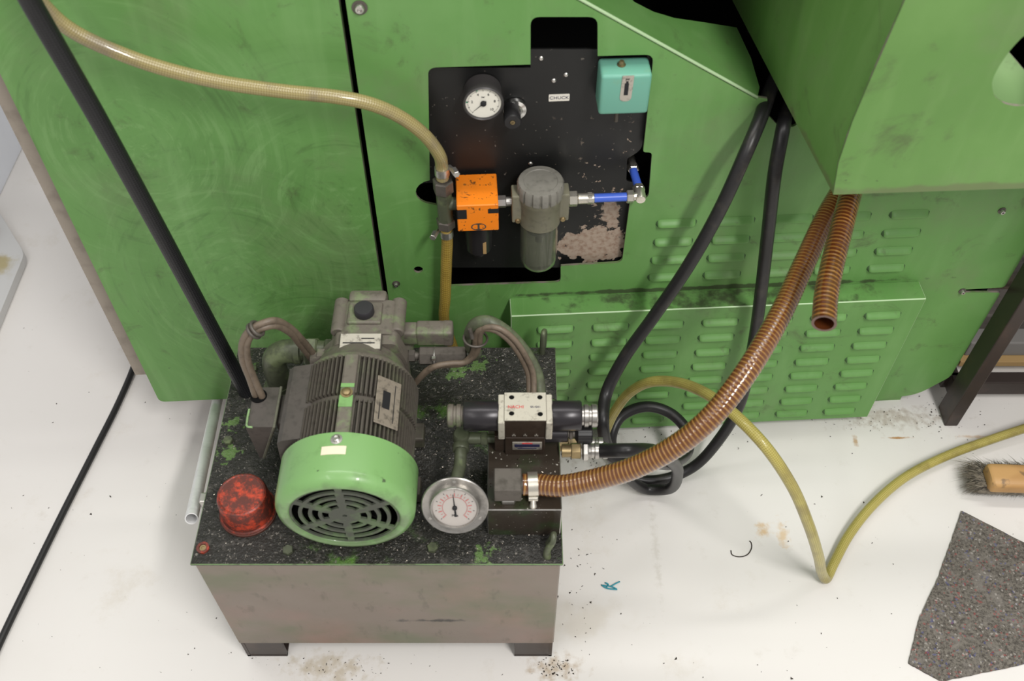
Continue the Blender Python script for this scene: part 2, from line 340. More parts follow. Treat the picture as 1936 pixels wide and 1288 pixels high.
def frame(origin, x, y):
    """matrix with given x and y axes"""
    x = Vector(x).normalized(); y = Vector(y); y = (y - x * y.dot(x)).normalized(); z = x.cross(y)
    mm = Matrix((x, y, z)).transposed().to_4x4(); mm.translation = Vector(origin); return mm
def box(bm, c, s, mtx=None, bev=0, seg=2, mi=0, bevmi=None):
    T = Matrix.Translation(Vector(c)) @ Matrix.Diagonal((s[0], s[1], s[2], 1))
    if mtx is not None: T = mtx @ T
    r = bmesh.ops.create_cube(bm, size=1, matrix=T)
    fs = list({f for v in r['verts'] for f in v.link_faces})
    for f in fs: f.material_index = mi
    if bev:
        es = list({e for v in r['verts'] for e in v.link_edges})
        q = bmesh.ops.bevel(bm, geom=es, offset=bev, segments=seg, profile=.5, affect='EDGES')
        for f in q['faces']: f.material_index = mi if bevmi is None else bevmi
def mbox(bm, s0, s1, z0, z1, o0, o1, **k):
    """box in lathe-front coordinates"""
    mtx = frame(M(0, 0, 0), U, -N)
    box(bm, ((s0 + s1) / 2, -(o0 + o1) / 2, (z0 + z1) / 2), (abs(s1 - s0), abs(o1 - o0), abs(z1 - z0)), mtx, **k)
def perp(d):
    d = Vector(d).normalized(); a = Vector((0, 0, 1)) if abs(d.z) < .9 else Vector((1, 0, 0))
    x = a.cross(d).normalized(); return x, d.cross(x)
def lathe(bm, o, axis, prof, seg=40, caps=True, mi=0, rot=0, scal=None):
    o = Vector(o); a = Vector(axis).normalized(); x, y = perp(a); rings = []
    for r, h in prof:
        ring = []
        for k in range(seg):
            t = rot + 2 * math.pi * k / seg; rr = r * (scal(k, h) if scal else 1)
            ring.append(bm.verts.new(o + a * h + (x * math.cos(t) + y * math.sin(t)) * rr))
        rings.append(ring)
    for i in range(len(rings) - 1):
        for k in range(seg):
            f = bm.faces.new((rings[i][k], rings[i][(k + 1) % seg], rings[i + 1][(k + 1) % seg], rings[i + 1][k])); f.material_index = mi
    if caps:
        bm.faces.new(rings[0][::-1]).material_index = mi; bm.faces.new(rings[-1]).material_index = mi
def cyl(bm, p0, p1, r, r1=None, seg=32, bev=0, mi=0, rot=0):
    p0 = Vector(p0); p1 = Vector(p1); L = (p1 - p0).length; r1 = r if r1 is None else r1
    pr = [(r, 0), (r1, L)] if not bev else [(r - bev, 0), (r, bev), (r1, L - bev), (r1 - bev, L)]
    lathe(bm, p0, p1 - p0, pr, seg, mi=mi, rot=rot)
def hexnut(bm, p0, p1, r, rot=0, mi=0): cyl(bm, p0, p1, r, seg=6, bev=r * .12, rot=rot, mi=mi)
def ringtube(bm, o, axis, R, r, seg=40, s2=10, mi=0):
    o = Vector(o); a = Vector(axis).normalized(); x, y = perp(a); rings = []
    for k in range(seg):
        t = 2 * math.pi * k / seg; d = x * math.cos(t) + y * math.sin(t)
        rings.append([bm.verts.new(o + d * (R + r * math.cos(2 * math.pi * j / s2)) + a * r * math.sin(2 * math.pi * j / s2)) for j in range(s2)])
    for k in range(seg):
        for j in range(s2):
            bm.faces.new((rings[k][j], rings[(k + 1) % seg][j], rings[(k + 1) % seg][(j + 1) % s2], rings[k][(j + 1) % s2])).material_index = mi
def spline(pts, step=.004):
    P = [Vector(p) for p in pts]; P = [P[0] * 2 - P[1]] + P + [P[-1] * 2 - P[-2]]; out = []
    for i in range(1, len(P) - 2):
        a, b, c, d = P[i - 1:i + 3]
        # centripetal parametrisation
        t0 = 0; t1 = t0 + max((b - a).length, 1e-6) ** .5; t2 = t1 + max((c - b).length, 1e-6) ** .5; t3 = t2 + max((d - c).length, 1e-6) ** .5
        n = max(3, int((c - b).length / step))
        for k in range(n):
            t = t1 + (t2 - t1) * k / n
            A1 = a * ((t1 - t) / (t1 - t0)) + b * ((t - t0) / (t1 - t0)); A2 = b * ((t2 - t) / (t2 - t1)) + c * ((t - t1) / (t2 - t1)); A3 = c * ((t3 - t) / (t3 - t2)) + d * ((t - t2) / (t3 - t2))
            B1 = A1 * ((t2 - t) / (t2 - t0)) + A2 * ((t - t0) / (t2 - t0)); B2 = A2 * ((t3 - t) / (t3 - t1)) + A3 * ((t - t1) / (t3 - t1))
            out.append(B1 * ((t2 - t) / (t2 - t1)) + B2 * ((t - t1) / (t2 - t1)))
    out.append(P[-2]); return out
def tube(bm, pts, r, seg=20, step=.004, smoothed=True, ridge=0, pitch=.0075, open_end=False, wall=.003, mi=0):
    P = spline(pts, step) if smoothed else [Vector(p) for p in pts]
    uvl = bm.loops.layers.uv.verify(); rings = []; L = 0; Ls = []
    t = (P[1] - P[0]).normalized(); x, _ = perp(t)
    for i, p in enumerate(P):
        tn = ((P[min(i + 1, len(P) - 1)] - P[max(i - 1, 0)])).normalized()
        x = (x - tn * x.dot(tn)).normalized(); y = tn.cross(x)
        if i: L += (p - P[i - 1]).length
        Ls.append(L); rad = r(i / (len(P) - 1)) if callable(r) else r
        if ridge: rad += ridge * math.sin(2 * math.pi * L / pitch)
        rings.append([bm.verts.new(p + (x * math.cos(2 * math.pi * k / seg) + y * math.sin(2 * math.pi * k / seg)) * rad) for k in range(seg)])
    for i in range(len(P) - 1):
        for k in range(seg):
            k2 = (k + 1) % seg
            f = bm.faces.new((rings[i][k], rings[i][k2], rings[i + 1][k2], rings[i + 1][k])); f.smooth = True; f.material_index = mi
            for lp, (a, b) in zip(f.loops, ((k, i), (k + 1, i), (k + 1, i + 1), (k, i + 1))): lp[uvl].uv = (a / seg, Ls[b])
    bm.faces.new(rings[0][::-1])
    if not open_end: bm.faces.new(rings[-1])
    else:
        p = P[-1]; tn = (P[-1] - P[-2]).normalized(); prev = rings[-1]; k0 = (r(1) if callable(r) else r)
        for dep in (0, .03):
            ring = [bm.verts.new(p + (v.co - p).normalized() * (k0 - wall) - tn * dep) for v in rings[-1]] if dep == 0 else [bm.verts.new(v.co - tn * dep) for v in prev]
            for k in range(seg): bm.faces.new((prev[k], prev[(k + 1) % seg], ring[(k + 1) % seg], ring[k])).smooth = True
            prev = ring
        bm.faces.new(prev)
    return P
def rnd(poly, radii, n=6):
    """round the corners of a 2-d polygon"""
    out = []; L = len(poly)
    for i, p in enumerate(poly):
        r = radii[i] if isinstance(radii, (list, tuple)) else radii
        p = Vector(p[:2]); a = Vector(poly[i - 1][:2]) - p; b = Vector(poly[(i + 1) % L][:2]) - p
        r = min(r, a.length * .49, b.length * .49)
        if r <= 0: out.append(tuple(p)); continue
        A = p + a.normalized() * r; C = p + b.normalized() * r
        for k in range(n + 1):
            t = k / n; out.append(tuple(A * (1 - t) ** 2 + p * 2 * t * (1 - t) + C * t * t))
    return out
def plate(bm, outer, holes, fn, thick, mi=0, edge_mi=None):
    """sheet of real thickness: fn(s, z, depth) -> point; front at depth 0, back at depth thick"""
    loops = [outer] + list(holes); fv = []; es = []
    for lp in loops:
        vs = [bm.verts.new(fn(p[0], p[1], 0)) for p in lp]; fv.append(vs)
        es += [bm.edges.new((vs[i], vs[(i + 1) % len(vs)])) for i in range(len(vs))]
    nrm = (fn(0, 0, 0) - fn(0, 0, 1)).normalized()
    r = bmesh.ops.triangle_fill(bm, use_beauty=True, use_dissolve=False, edges=es, normal=nrm)
    faces = [g for g in r['geom'] if isinstance(g, bmesh.types.BMFace)]
    for f in faces: f.material_index = mi
    back = {}
    for lp, vs in zip(loops, fv):
        for p, v in zip(lp, vs): back[v] = bm.verts.new(fn(p[0], p[1], thick))
    for f in faces:
        try: bm.faces.new([back[v] for v in f.verts][::-1]).material_index = mi
        except ValueError: pass
    for vs in fv:
        for i in range(len(vs)):
            a, b = vs[i], vs[(i + 1) % len(vs)]
            bm.faces.new((a, b, back[b], back[a])).material_index = mi if edge_mi is None else edge_mi
def mfn(off): return lambda s, z, d: M(s, z, off - d)
def ell(c, rx, ry=None, n=28, a0=0):
    ry = ry or rx; return [(c[0] + rx * math.cos(a0 + 2 * math.pi * k / n), c[1] + ry * math.sin(a0 + 2 * math.pi * k / n)) for k in range(n)]
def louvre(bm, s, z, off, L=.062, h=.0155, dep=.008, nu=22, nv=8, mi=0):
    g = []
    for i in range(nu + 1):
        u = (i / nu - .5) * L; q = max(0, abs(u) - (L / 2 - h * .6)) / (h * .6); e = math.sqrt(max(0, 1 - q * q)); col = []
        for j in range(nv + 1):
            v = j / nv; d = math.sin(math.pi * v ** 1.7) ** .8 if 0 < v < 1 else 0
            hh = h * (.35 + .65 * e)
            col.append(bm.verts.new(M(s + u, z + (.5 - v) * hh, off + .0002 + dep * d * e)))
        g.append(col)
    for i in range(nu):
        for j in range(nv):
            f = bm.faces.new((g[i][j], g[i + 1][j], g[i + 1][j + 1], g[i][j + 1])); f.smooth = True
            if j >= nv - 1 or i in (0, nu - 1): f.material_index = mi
def text(s, size, mtx, mat, parent, name='lettering', ext=.0002, sx=1):
    c = bpy.data.curves.new('t', 'FONT'); c.body = s; c.size = size; c.extrude = ext; c.align_x = 'CENTER'; c.align_y = 'CENTER'
    o = bpy.data.objects.new('t', c); COL.objects.link(o)
    me = bpy.data.meshes.new_from_object(o.evaluated_get(bpy.context.evaluated_depsgraph_get()))
    bpy.data.objects.remove(o); me.transform(mtx @ Matrix.Diagonal((sx, 1, 1, 1))); me.materials.clear(); me.materials.append(mat); me.name = name
    q = bpy.data.objects.new(name, me); COL.objects.link(q); q.parent = parent
    if parent.type == 'EMPTY': q.matrix_parent_inverse = Matrix.Translation(-parent.location)
    return q

# ------------------------------------------------------------------ setting
bm = B(); box(bm, (0, 2.0, -.025), (8, 9, .05)); o = link('floor', bm, M_floor); o['kind'] = 'structure'
bm = B(); box(bm, (0, 6.45, 1.7), (8, .1, 3.4)); o = link('wall_back', bm, M_cab); o['kind'] = 'structure'

# ------------------------------------------------------------------ the lathe
lathe_t = thing('machine_tool', 'big green sheet metal machine with louvred covers filling the upper frame behind the tank', 'machine', M(.1, 0, -.2))
TOP = 1.02
# left side panel
bl = sz(300, 757); tl = sz(0, 130)
out = [(-.632, .118), (-.2075, .118), (-.2045, TOP), (-.632, TOP)]
bm = B(); plate(bm, rnd(out, [.012, .004, 0, 0]), [], mfn(0), .018, 0, 1); link('side_panel', bm, [M_green_sw, M_scuff], lathe_t)
bm = B(); mbox(bm, -.676, -.24, .142, TOP, -.045, -.5); link('casing', bm, M_beige, lathe_t, label='beige casing edge')
# front panel with its cut-out
bend1 = Vector(sz(1432, 184)); bend0 = Vector(sz(1100, 0)); dirb = (bend0 - bend1).normalized()
btop = bend1 + dirb * ((TOP - bend1.y) / dirb.y)
out = [(-.199, .05), (.70, .02), (.775, .034), (.8195, .086), (.8215, .323), (.757, .3275), (.757, .3345), (.8225, .336), (.824, bend1.y), (.396, bend1.y), (.390, .692), (.366, .694), (.344, .716), (.340, bend1.y - .003), tuple(bend1), tuple(btop), (-.1965, TOP)]
cut_px = [(808, 128), (1003, 122), (1003, 32), (1130, 32), (1130, 106), (1236, 103), (1216, 288), (1233, 288), (1226, 376), (1191, 381), (1176, 497), (1060, 503), (1060, 534), (853, 541), (846, 470), (836, 391)]
cut = [sz(*p) for p in cut_px]
arc = []
for k in range(9):
    a = R_(100 + 20 * k); arc.append((-.1115 + .0262 * math.cos(a), .597 + .0235 * math.sin(a)))
arc = arc[::-1]
cutr = rnd(cut, [.012, .0, .012, .012, 0, .012, .004, .008, .012, .004, .012, .002, .01, .0, 0, 0]) + arc
front_holes = [cutr, ell(sz(791, 510), .0072, n=18)]
bm = B(); plate(bm, rnd(out, [0, .01, .02, .01, .006, 0, 0, .006, 0, 0, .008, .004, .004, 0, 0, 0, 0]), front_holes, mfn(0), .004, 0, 2)
for j in range(4):
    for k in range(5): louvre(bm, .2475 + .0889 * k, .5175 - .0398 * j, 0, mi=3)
link('front_panel', bm, [M_green, M_worn_hl, M_scuff, M_gdark], lathe_t, label='flat front panel with cut-out and louvres')
# worn bend line with painted highlight above the front panel and the sloping panel behind it
P1 = M(*bend1); P0 = M(*btop)
q1 = aty(1262, 36, 1.15); q2 = aty(1392, 50, 1.22); q3 = aty(1440, 160, 1.13); q0 = aty(1180, -5, 1.15); q00 = q0 + (P0 - P1) * .6
bm = B(); 
pn = (P0 - P1).cross(q2 - P1)
def onpl(px, py):
    k = ray(px, py); o_ = Vector((0, 0, CAM_H)); return o_ + k * ((P1 - o_).dot(pn) / k.dot(pn))
top = [P1, onpl(1436, 165), onpl(1420, 110), onpl(1393, 52), onpl(1330, 42), onpl(1275, 34), onpl(1235, 22), onpl(1200, 4), onpl(1180, -14), onpl(1140, -60), P0]; va = [bm.verts.new(p) for p in top]; vb = [bm.verts.new(p - Z * .004) for p in top]
bm.faces.new(va)
for i in range(len(va)):
    j = (i + 1) % len(va); bm.faces.new((va[i], vb[i], vb[j], va[j]))
bm.faces.new(vb[::-1])
link('sloping_panel', bm, M_green, lathe_t)
bm = B(); tube(bm, [M(*(bend1 + (btop - bend1) * t), .0) for t in (0, .33, .66, 1)], .0022, 8, .05); link('bend_edge', bm, M_worn_hl, lathe_t, label='worn bend edge with painted highlight')
# vent cover low down
bm = B()
mbox(bm, -.004, .670, .022, .3615, .0, .039, bev=.0016, seg=1, bevmi=1)
for j in range(8):
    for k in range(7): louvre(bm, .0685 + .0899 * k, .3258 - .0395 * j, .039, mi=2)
link('vent_cover', bm, [M_green, M_worn_hl, M_gdark], lathe_t, label='raised lower cover with eight rows of louvres')
bm = B(); mbox(bm, -.18, .755, 0, .1, -.012, -.5); link('plinth', bm, M_green, lathe_t)
# black box added so the openings read as deep shade
bm = B()
mbox(bm, -.236, .80, .11, TOP, -.42, -.44); mbox(bm, -.236, .80, .10, .12, -.006, -.42); mbox(bm, -.238, -.228, .11, TOP, -.02, -.42)
mbox(bm, .79, .80, .11, .76, -.006, -.42); mbox(bm, -.236, .80, TOP - .01, TOP, -.006, -.42)
link('inner_dark_box', bm, M_black, lathe_t)
# black mounting plate behind the cut-out
pl = [sz(x, y, -.014) for x, y in [(780, 128), (1003, 128), (1003, 93), (1132, 93), (1150, 104), (1238, 104), (1213, 283), (1186, 300), (1184, 342), (1200, 345), (1195, 380), (1178, 520), (1062, 506), (850, 506), (780, 506)]]
bm = B(); plate(bm, rnd(pl, [0, 0, .001, .001, 0, 0, .01, .003, .003, 0, 0, .01, .004, 0, 0]), [ell(sz(812, 366, -.014), .0238, .021, 24)] , mfn(-.014), .003); link('mounting_plate', bm, M_plate, lathe_t, label='black plate with paint worn to bare metal')
# splash guard upper right
GY = .873
def gfn(s, z, d): return Vector((s, GY + (s - .385) * .052 + d, z))
go = [(.385, .750), (.86, .748), (.86, 1.14), (.392, 1.14), (.390, 1.01), (.3835, .93), (.3785, .86), (.3785, .80)]
hp = lambda px, py: (aty(px, py, GY + .0145).x, aty(px, py, GY + .0145).z)
hol = [hp(*p) for p in [(1871, 150), (1874, 172), (1888, 186), (1908, 194), (1936, 196), (1975, 192), (1995, 165), (1995, 110), (1975, 70), (1952, 54), (1932, 59), (1904, 88), (1884, 118), (1874, 138)]]
bm = B(); plate(bm, go, [rnd(hol, .03, 4)], gfn, .004, 0, 1)
sl = [(GY + .002, .751), (1.286, .751), (1.286, 1.30), (GY + .002, 1.30), (GY + .002, .93)]
lx = lambda y: .3835 + (y - GY) * (.322 - .385) / (1.286 - GY)
bm2 = B(); vf = []
prof = [(.385, .75), (.379, .80), (.379, .86), (.384, .93), (.3905, 1.01), (.392, 1.14)]
a = [bm2.verts.new((x, GY + .002, z)) for x, z in prof]; b = [bm2.verts.new((.322 + (x - .385) * .3, 1.286, z)) for x, z in prof]
a2 = [bm2.verts.new((x + .004, GY + .004, z)) for x, z in prof]; b2 = [bm2.verts.new((.326 + (x - .385) * .3, 1.286, z)) for x, z in prof]
for i in range(len(prof) - 1):
    bm2.faces.new((a[i], a[i + 1], b[i + 1], b[i])).smooth = True; bm2.faces.new((a2[i], b2[i], b2[i + 1], a2[i + 1]))
bm2.faces.new((a[0], b[0], b2[0], a2[0])); bm2.faces.new((a[-1], a2[-1], b2[-1], b[-1])); bm2.faces.new(b + b2[::-1]); bm2.faces.new(a[::-1] + a2)
guard = link('splash_guard', bm, [M_guard, M_scuff], lathe_t, label='protruding green guard with a rounded hole')
link('guard_side', bm2, M_guard, guard, smooth=40)
bm = B(); p = [aty(x, y, .912) for x, y in [(1860, 172), (1905, 96), (1936, 132), (2010, 222), (1975, 300), (1860, 300)]]
pp = [(q.x, q.z) for q in p]; plate(bm, pp, [], lambda s, z, d: Vector((s, .912 + d, z)), .003, 0, 1)
link('inner_flap', bm, [M_lime, M_beige], guard, label='pale green flap behind the hole')
bm = B(); box(bm, (.60, 1.24, .93), (.52, .01, .40)); link('guard_dark_sheet', bm, M_black, guard)  # black sheet added so the guard hole looks dark inside
# bolts of the panels
for px, py, r in ((680, 14, .0095), (749, 536, .006), (1894, 398, .006), (1819, 550, .006)):
    s, z = sz(px, py); bm = B(); c = M(s, z, 0)
    lathe(bm, c, N, [(r, 0), (r, .0012), (r * .62, .0013)], 24, mi=1); lathe(bm, c, N, [(r * .62, .001), (r * .62, .005), (r * .52, .0062), (r * .3, .0062), (r * .26, .004)], 20)
    link('bolt', bm, [M_steel, M_dsteel], lathe_t, 40)
for px, py in ((1003, 309), (1047, 152), (1070, 141), (1023, 110)):
    s, z = sz(px, py, -.014); bm = B(); lathe(bm, M(s, z, -.014), N, [(.0032, 0), (.0032, .001), (.002, .0022)], 14); link('rivet', bm, M_steel, lathe_t, 40)
# CHUCK label
s, z = sz(1057, 184, -.014); bm = B(); plate(bm, rnd([(s - .0138, z - .0054), (s + .0138, z - .0054), (s + .0138, z + .0054), (s - .0138, z + .0054)], .0012), [], mfn(-.0128), .001)
lab = link('name_label', bm, M_label, lathe_t, label='small white label reading CHUCK')
text('CHUCK', .0066, frame(M(s, z, -.0127), U, Z), M_inkblue, lab, sx=1.12)

# ------------------------------------------------------------------ pressure gauge on the plate (white dial)
ax = Vector((N.x, N.y, 0)).normalized()
g = thing('pressure_gauge', 'small round gauge with white dial and black case on the black plate', 'gauge', atm(914, 195, .0))
c = atm(914, 197, .018)
bm = B(); lathe(bm, c, ax, [(.020, -.032), (.0245, -.03), (.0252, -.008), (.0262, -.006), (.0262, 0), (.0245, .0015), (.0232, .0), (.0232, -.003)], 48); link('casing', bm, Mt('grey_black_casing', (.055, .05, .05, 1), .45).m, g, 35)
bm = B(); lathe(bm, c, ax, [(.0234, -.003), (.0234, -.0022)], 48); dial = link('dial', bm, M_white, g, 30)
FX = frame(c + ax * -.0020, U, Z)   # x right, y up on the dial
bm = B()
for k in range(51):
    a = R_(225 - 270 * k / 50); big = k % 5 == 0; r0, r1 = .0208, .0186 if big else .0196
    mt = FX @ Matrix.Rotation(a, 4, 'Z'); box(bm, ((r0 + r1) / 2, 0, 0), (r0 - r1, .0007 if big else .0003, .0003), mt)
link('scale_marks', bm, M_ink, dial)
for t, v in (('2', 2), ('4', 4), ('6', 6), ('8', 8), ('10', 10)):
    a = R_(225 - 27 * v); text(t, .0052, FX @ Matrix.Translation((.0148 * math.cos(a), .0148 * math.sin(a), 0)), M_ink, dial, 'numeral')
text('bar', .0036, FX @ Matrix.Translation((0, .0095, 0)), M_ink, dial)
bm = B()
for a in (R_(225 - 27 * 1.9), R_(225 - 27 * 4.2)):
    mt = FX @ Matrix.Rotation(a, 4, 'Z'); v = [bm.verts.new(mt @ Vector(q)) for q in ((.0225, .0016, .0003), (.0225, -.0016, .0003), (.0195, 0, .0003))]; bm.faces.new(v)
link('green_marker', bm, M_greenink, dial)
bm = B(); mt = FX @ Matrix.Rotation(R_(222), 4, 'Z')
v = [bm.verts.new(mt @ Vector(q)) for q in ((-.005, .0009, .0012), (-.005, -.0009, .0012), (.017, -.0003, .0012), (.017, .0003, .0012))]; bm.faces.new(v)
lathe(bm, FX @ Vector((0, 0, 0)), ax, [(.0038, 0), (.0038, .0024), (.003, .003)], 20); link('needle', bm, M_ink, g, 40)

# regulator knob with chrome ring
rg = thing('regulator_knob', 'black regulator knob in a chrome ring right beside the white dial gauge', 'knob', atm(972, 206, -.014))
c = atm(973, 206, -.011); bm = B(); lathe(bm, c, ax, [(.0165, -.002), (.0165, .002), (.0155, .004), (.0105, .0045), (.0105, -.002)], 36); link('chrome_ring', bm, M_chrome, rg, 35)
k0 = atm(967, 208, -.004); bm = B(); lathe(bm, k0, ax, [(.0105, -.008), (.0105, .008), (.0115, .010), (.0115, .024), (.0105, .026), (.004, .0262), (.0035, .0245)], 32); link('knob', bm, M_dark, rg, 35)
bm = B(); lathe(bm, k0 + ax * .0245, ax, [(.0032, 0), (.0032, .0022), (.0015, .0022), (.0012, .001)], 14); link('screw', bm, M_brass, rg, 35)

# teal pressure switch
ps = thing('pressure_switch', 'teal painted pressure switch box with a slotted window on the black plate', 'switch', atm(1180, 200, 0))
sl_, zb = sz(1131, 219, .026); sr_, _ = sz(1224, 219, .026); zt = sz(1180, 143, .026)[1]
bm = B(); mtx = frame(M((sl_ + sr_) / 2, (zb + zt) / 2, .006), U, -N)
box(bm, (0, 0, 0), (sr_ - sl_, .040, zt - zb), mtx, bev=.0045, seg=3); body = link('housing', bm, M_teal, ps, 35)
bm = B(); box(bm, (0, .021, 0), (sr_ - sl_ - .004, .006, zt - zb - .004), mtx); link('back_plate', bm, M_dark, ps)
sc_, zc = sz(1184, 168, .026)
bm = B(); plate(bm, rnd([(sc_ - .0075, zc - .019), (sc_ + .0075, zc - .019), (sc_ + .0085, zc + .020), (sc_ - .0065, zc + .020)], [.007, .007, .001, .001]), [], mfn(.0268), .001); win = link('scale_window', bm, M_nplate, ps)
bm = B(); mbox(bm, sc_ - .0026, sc_ + .0026, zc - .009, zc + .009, .0266, .0274); mbox(bm, sc_ - .0012, sc_ + .0018, zc + .009, zc + .012, .0266, .0274); link('slot', bm, M_ink, win)
bm = B(); text('psi', .005, frame(M(sc_ + .0005, zc + .0155, .0271), U, Z), M_ink, win); bm.free()
cp = M(sz(1176, 128, .01)[0], zt, .004); bm = B(); lathe(bm, cp, Z, [(.0055, -.001), (.0055, .0012), (.004, .0013), (.004, .004), (.003, .006), (.0012, .006)], 20); link('top_screw', bm, M_brass, ps, 35)
bm = B(); cyl(bm, M((sl_ + sr_) / 2 - .003, zb + .002, -.002), M((sl_ + sr_) / 2 - .003, zb - .012, -.002), .0095); cyl(bm, M((sl_ + sr_) / 2 - .003, zb - .012, -.002), M((sl_ + sr_) / 2 - .003, zb - .032, -.002), .003); link('connector', bm, M_dsteel, ps, 40)
bm = B(); hexnut(bm, M(sr_ - .013, zb + .002, -.002), M(sr_ - .013, zb - .010, -.002), .008); link('gland_nut', bm, M_brass, ps, 40)

# ------------------------------------------------------------------ air line: tee, orange valve, filter, blue tube
AO = .028                                   # distance of the air line from the panel
zl = sz(955, 381, AO)[1]
def sx_(px, py=381, off=AO): return sz(px, py, off)[0]
tee = thing('tee_fitting', 'dark steel pipe tee joining the braided hoses left of the orange block', 'fitting', M(sx_(840), zl, AO))
st = sx_(840)
ztop = sz(838, 346, AO)[1]; zbot = sz(843, 425, AO)[1]
bm = B(); cyl(bm, M(st, zbot, AO), M(st, ztop, AO), .011); cyl(bm, M(st, zl, AO), M(sx_(866), zl, AO), .0095); link('tee_body', bm, M_pipe, tee, 40)
bm = B(); hexnut(bm, M(st, ztop - .016, AO), M(st, ztop + .006, AO), .0145, .3); link('nut', bm, M_dsteel, tee, 25)
bm = B(); hexnut(bm, M(st, zbot - .004, AO), M(st, zbot + .012, AO), .0138, .3); link('nut', bm, M_dsteel, tee, 25)
bm = B(); cyl(bm, M(st, ztop, AO), M(st, ztop + .02, AO), .0065); link('hose_tail', bm, metal('rusty_tail', (.3, .12, .04, 1), .5, .4), tee, 40)
for zz, sd in ((ztop + .022, 1), (zbot - .016, -1)):
    bm = B(); cyl(bm, M(st, zz - .006, AO), M(st, zz + .006, AO), .0102); 
    cyl(bm, M(st + sd * .010, zz + .003, AO - .004), M(st + sd * .019, zz + .006, AO + .012), .0035); hexnut(bm, M(st + sd * .016, zz + .005, AO + .004), M(st + sd * .020, zz + .006, AO + .016), .005)
    link('hose_clamp', bm, M_steel, tee, 35)
ov = thing('shut_off_valve', 'bright orange square shut-off valve block with black bowl beneath', 'valve', M(sx_(904), zl, 0))
s0, s1 = sz(866, 437, .056)[0], sz(943, 437, .056)[0]; z0 = sz(904, 437, .056)[1]; z1 = sz(904, 388, .056)[1]
bm = B(); mbox(bm, s0, s1, z0, z1, -.008, .056, bev=.0012, seg=1)
ob = link('block', bm, M_orange, ov)
zs = z1 - (z1 - z0) * .16
bm = B(); mbox(bm, s0 - .0004, s0 + .0135, zs - .017, zs, .0545, .0565); mbox(bm, s0 - .0004, s0 + .001, zs - .017, zs, .03, .0565); link('slot', bm, M_dark, ob)
bm = B(); mbox(bm, s1 - .0145, s1 + .0004, zs - .008, zs, .0545, .0565); link('slot', bm, M_dark, ob)
bm = B(); sc_ = (s0 + s1) / 2 + .0005; zc = z0 + .0085; FX = frame(M(sc_, zc, .0563), U, Z)
for k in range(40):
    a = 2 * math.pi * k / 40; mt = FX @ Matrix.Translation((.0098 * math.cos(a), .0062 * math.sin(a), 0)); box(bm, (0, 0, 0), (.0016, .0011, .0004), mt)
box(bm, (0, 0, 0), (.0028, .0118, .0004), FX); box(bm, (0, .0052, 0), (.0085, .0014, .0004), FX); box(bm, (0, -.0052, 0), (.0085, .0014, .0004), FX)
link('emblem', bm, M_dsteel, ob)
bm = B(); sm = (s0 + s1) / 2; cyl(bm, M(sm, z0 + .004, .012), M(sm, z0 - .085, .004), .0215, .020, bev=.003); cyl(bm, M(sm, z0 - .084, .004), M(sm, z0 - .10, .004), .008)
bl = link('bowl', bm, M_coil, ov, 40)
bm = B(); mbox(bm, sm + .006, sm + .011, z0 - .078, z0 - .055, .018, .0265); link('sight_window', bm, M_plank, bl)
bm = B(); hexnut(bm, M(s1 - .002, zl, AO), M(s1 + .012, zl, AO), .0088); cyl(bm, M(s1, zl, AO), M(s1 + .03, zl, AO), .0068); link('nipple', bm, M_steel, ov, 30)

fl = thing('air_filter', 'grey air filter with scalloped round cap and clear bowl between orange valve and blue tube', 'filter', M(sx_(1020), zl - .14, AO))
sf = sx_(1021); ztp = sz(1020, 342, AO)[1]
bm = B(); lathe(bm, M(sf, ztp, AO), Z, [(.0305, -.024), (.0328, -.022), (.0328, -.003), (.0308, 0), (.024, .0002), (.023, -.0008), (.0, -.0008)], 96, False, scal=lambda k, h: (.93 if (k % 6) == 0 else 1.0) if -.0225 < h < -.002 else 1)
link('cap', bm, M_cap, fl, 35)
zm = sz(1020, 440, AO + .03)[1]; zbb = sz(1020, 519, AO + .02)[1]
bm = B(); lathe(bm, M(sf, 0, AO), Z, [(.030, zm - .002), (.0305, zm + .002), (.0305, zl + .005), (.0312, zl + .006), (.0312, ztp - .02)], 48); 
hb = link('filter_body', bm, M_filter, fl, 35)
for sd in (-1, 1):
    bm = B(); mbox(bm, sf + sd * .024, sf + sd * .0405, zl - .030, zl + .020, AO - .013, AO + .013, bev=.002); link('mounting_ear', bm, M_filter, hb)
for sd in (-1, 1):
    bm = B(); lathe(bm, M(sf + sd * .032, zl - .026, AO + .012), ax, [(.0042, 0), (.0042, .002), (.003, .0038), (.001, .0038)], 18); link('screw', bm, M_brass, fl, 35)
bm = B(); prof = [(.0275, zm + .004), (.0275, zbb + .022), (.0262, zbb + .012), (.021, zbb + .005), (.012, zbb + .001), (.002, zbb)]
prof2 = [(.002, zbb + .0022), (.0115, zbb + .0032), (.0195, zbb + .0068), (.0242, zbb + .013), (.0255, zbb + .022), (.0255, zm + .004)]
lathe(bm, M(sf, 0, AO), Z, prof + prof2, 48, False); link('clear_bowl', bm, M_bowl, fl, 50, label='clear rounded bowl')
bm = B(); lathe(bm, M(sf, 0, AO), Z, [(.016, zm + .003), (.016, zm - .012), (.019, zm - .014), (.019, zm - .02), (.006, zm - .022), (.006, zm - .045)], 32); link('element', bm, M_coil, fl, 40)

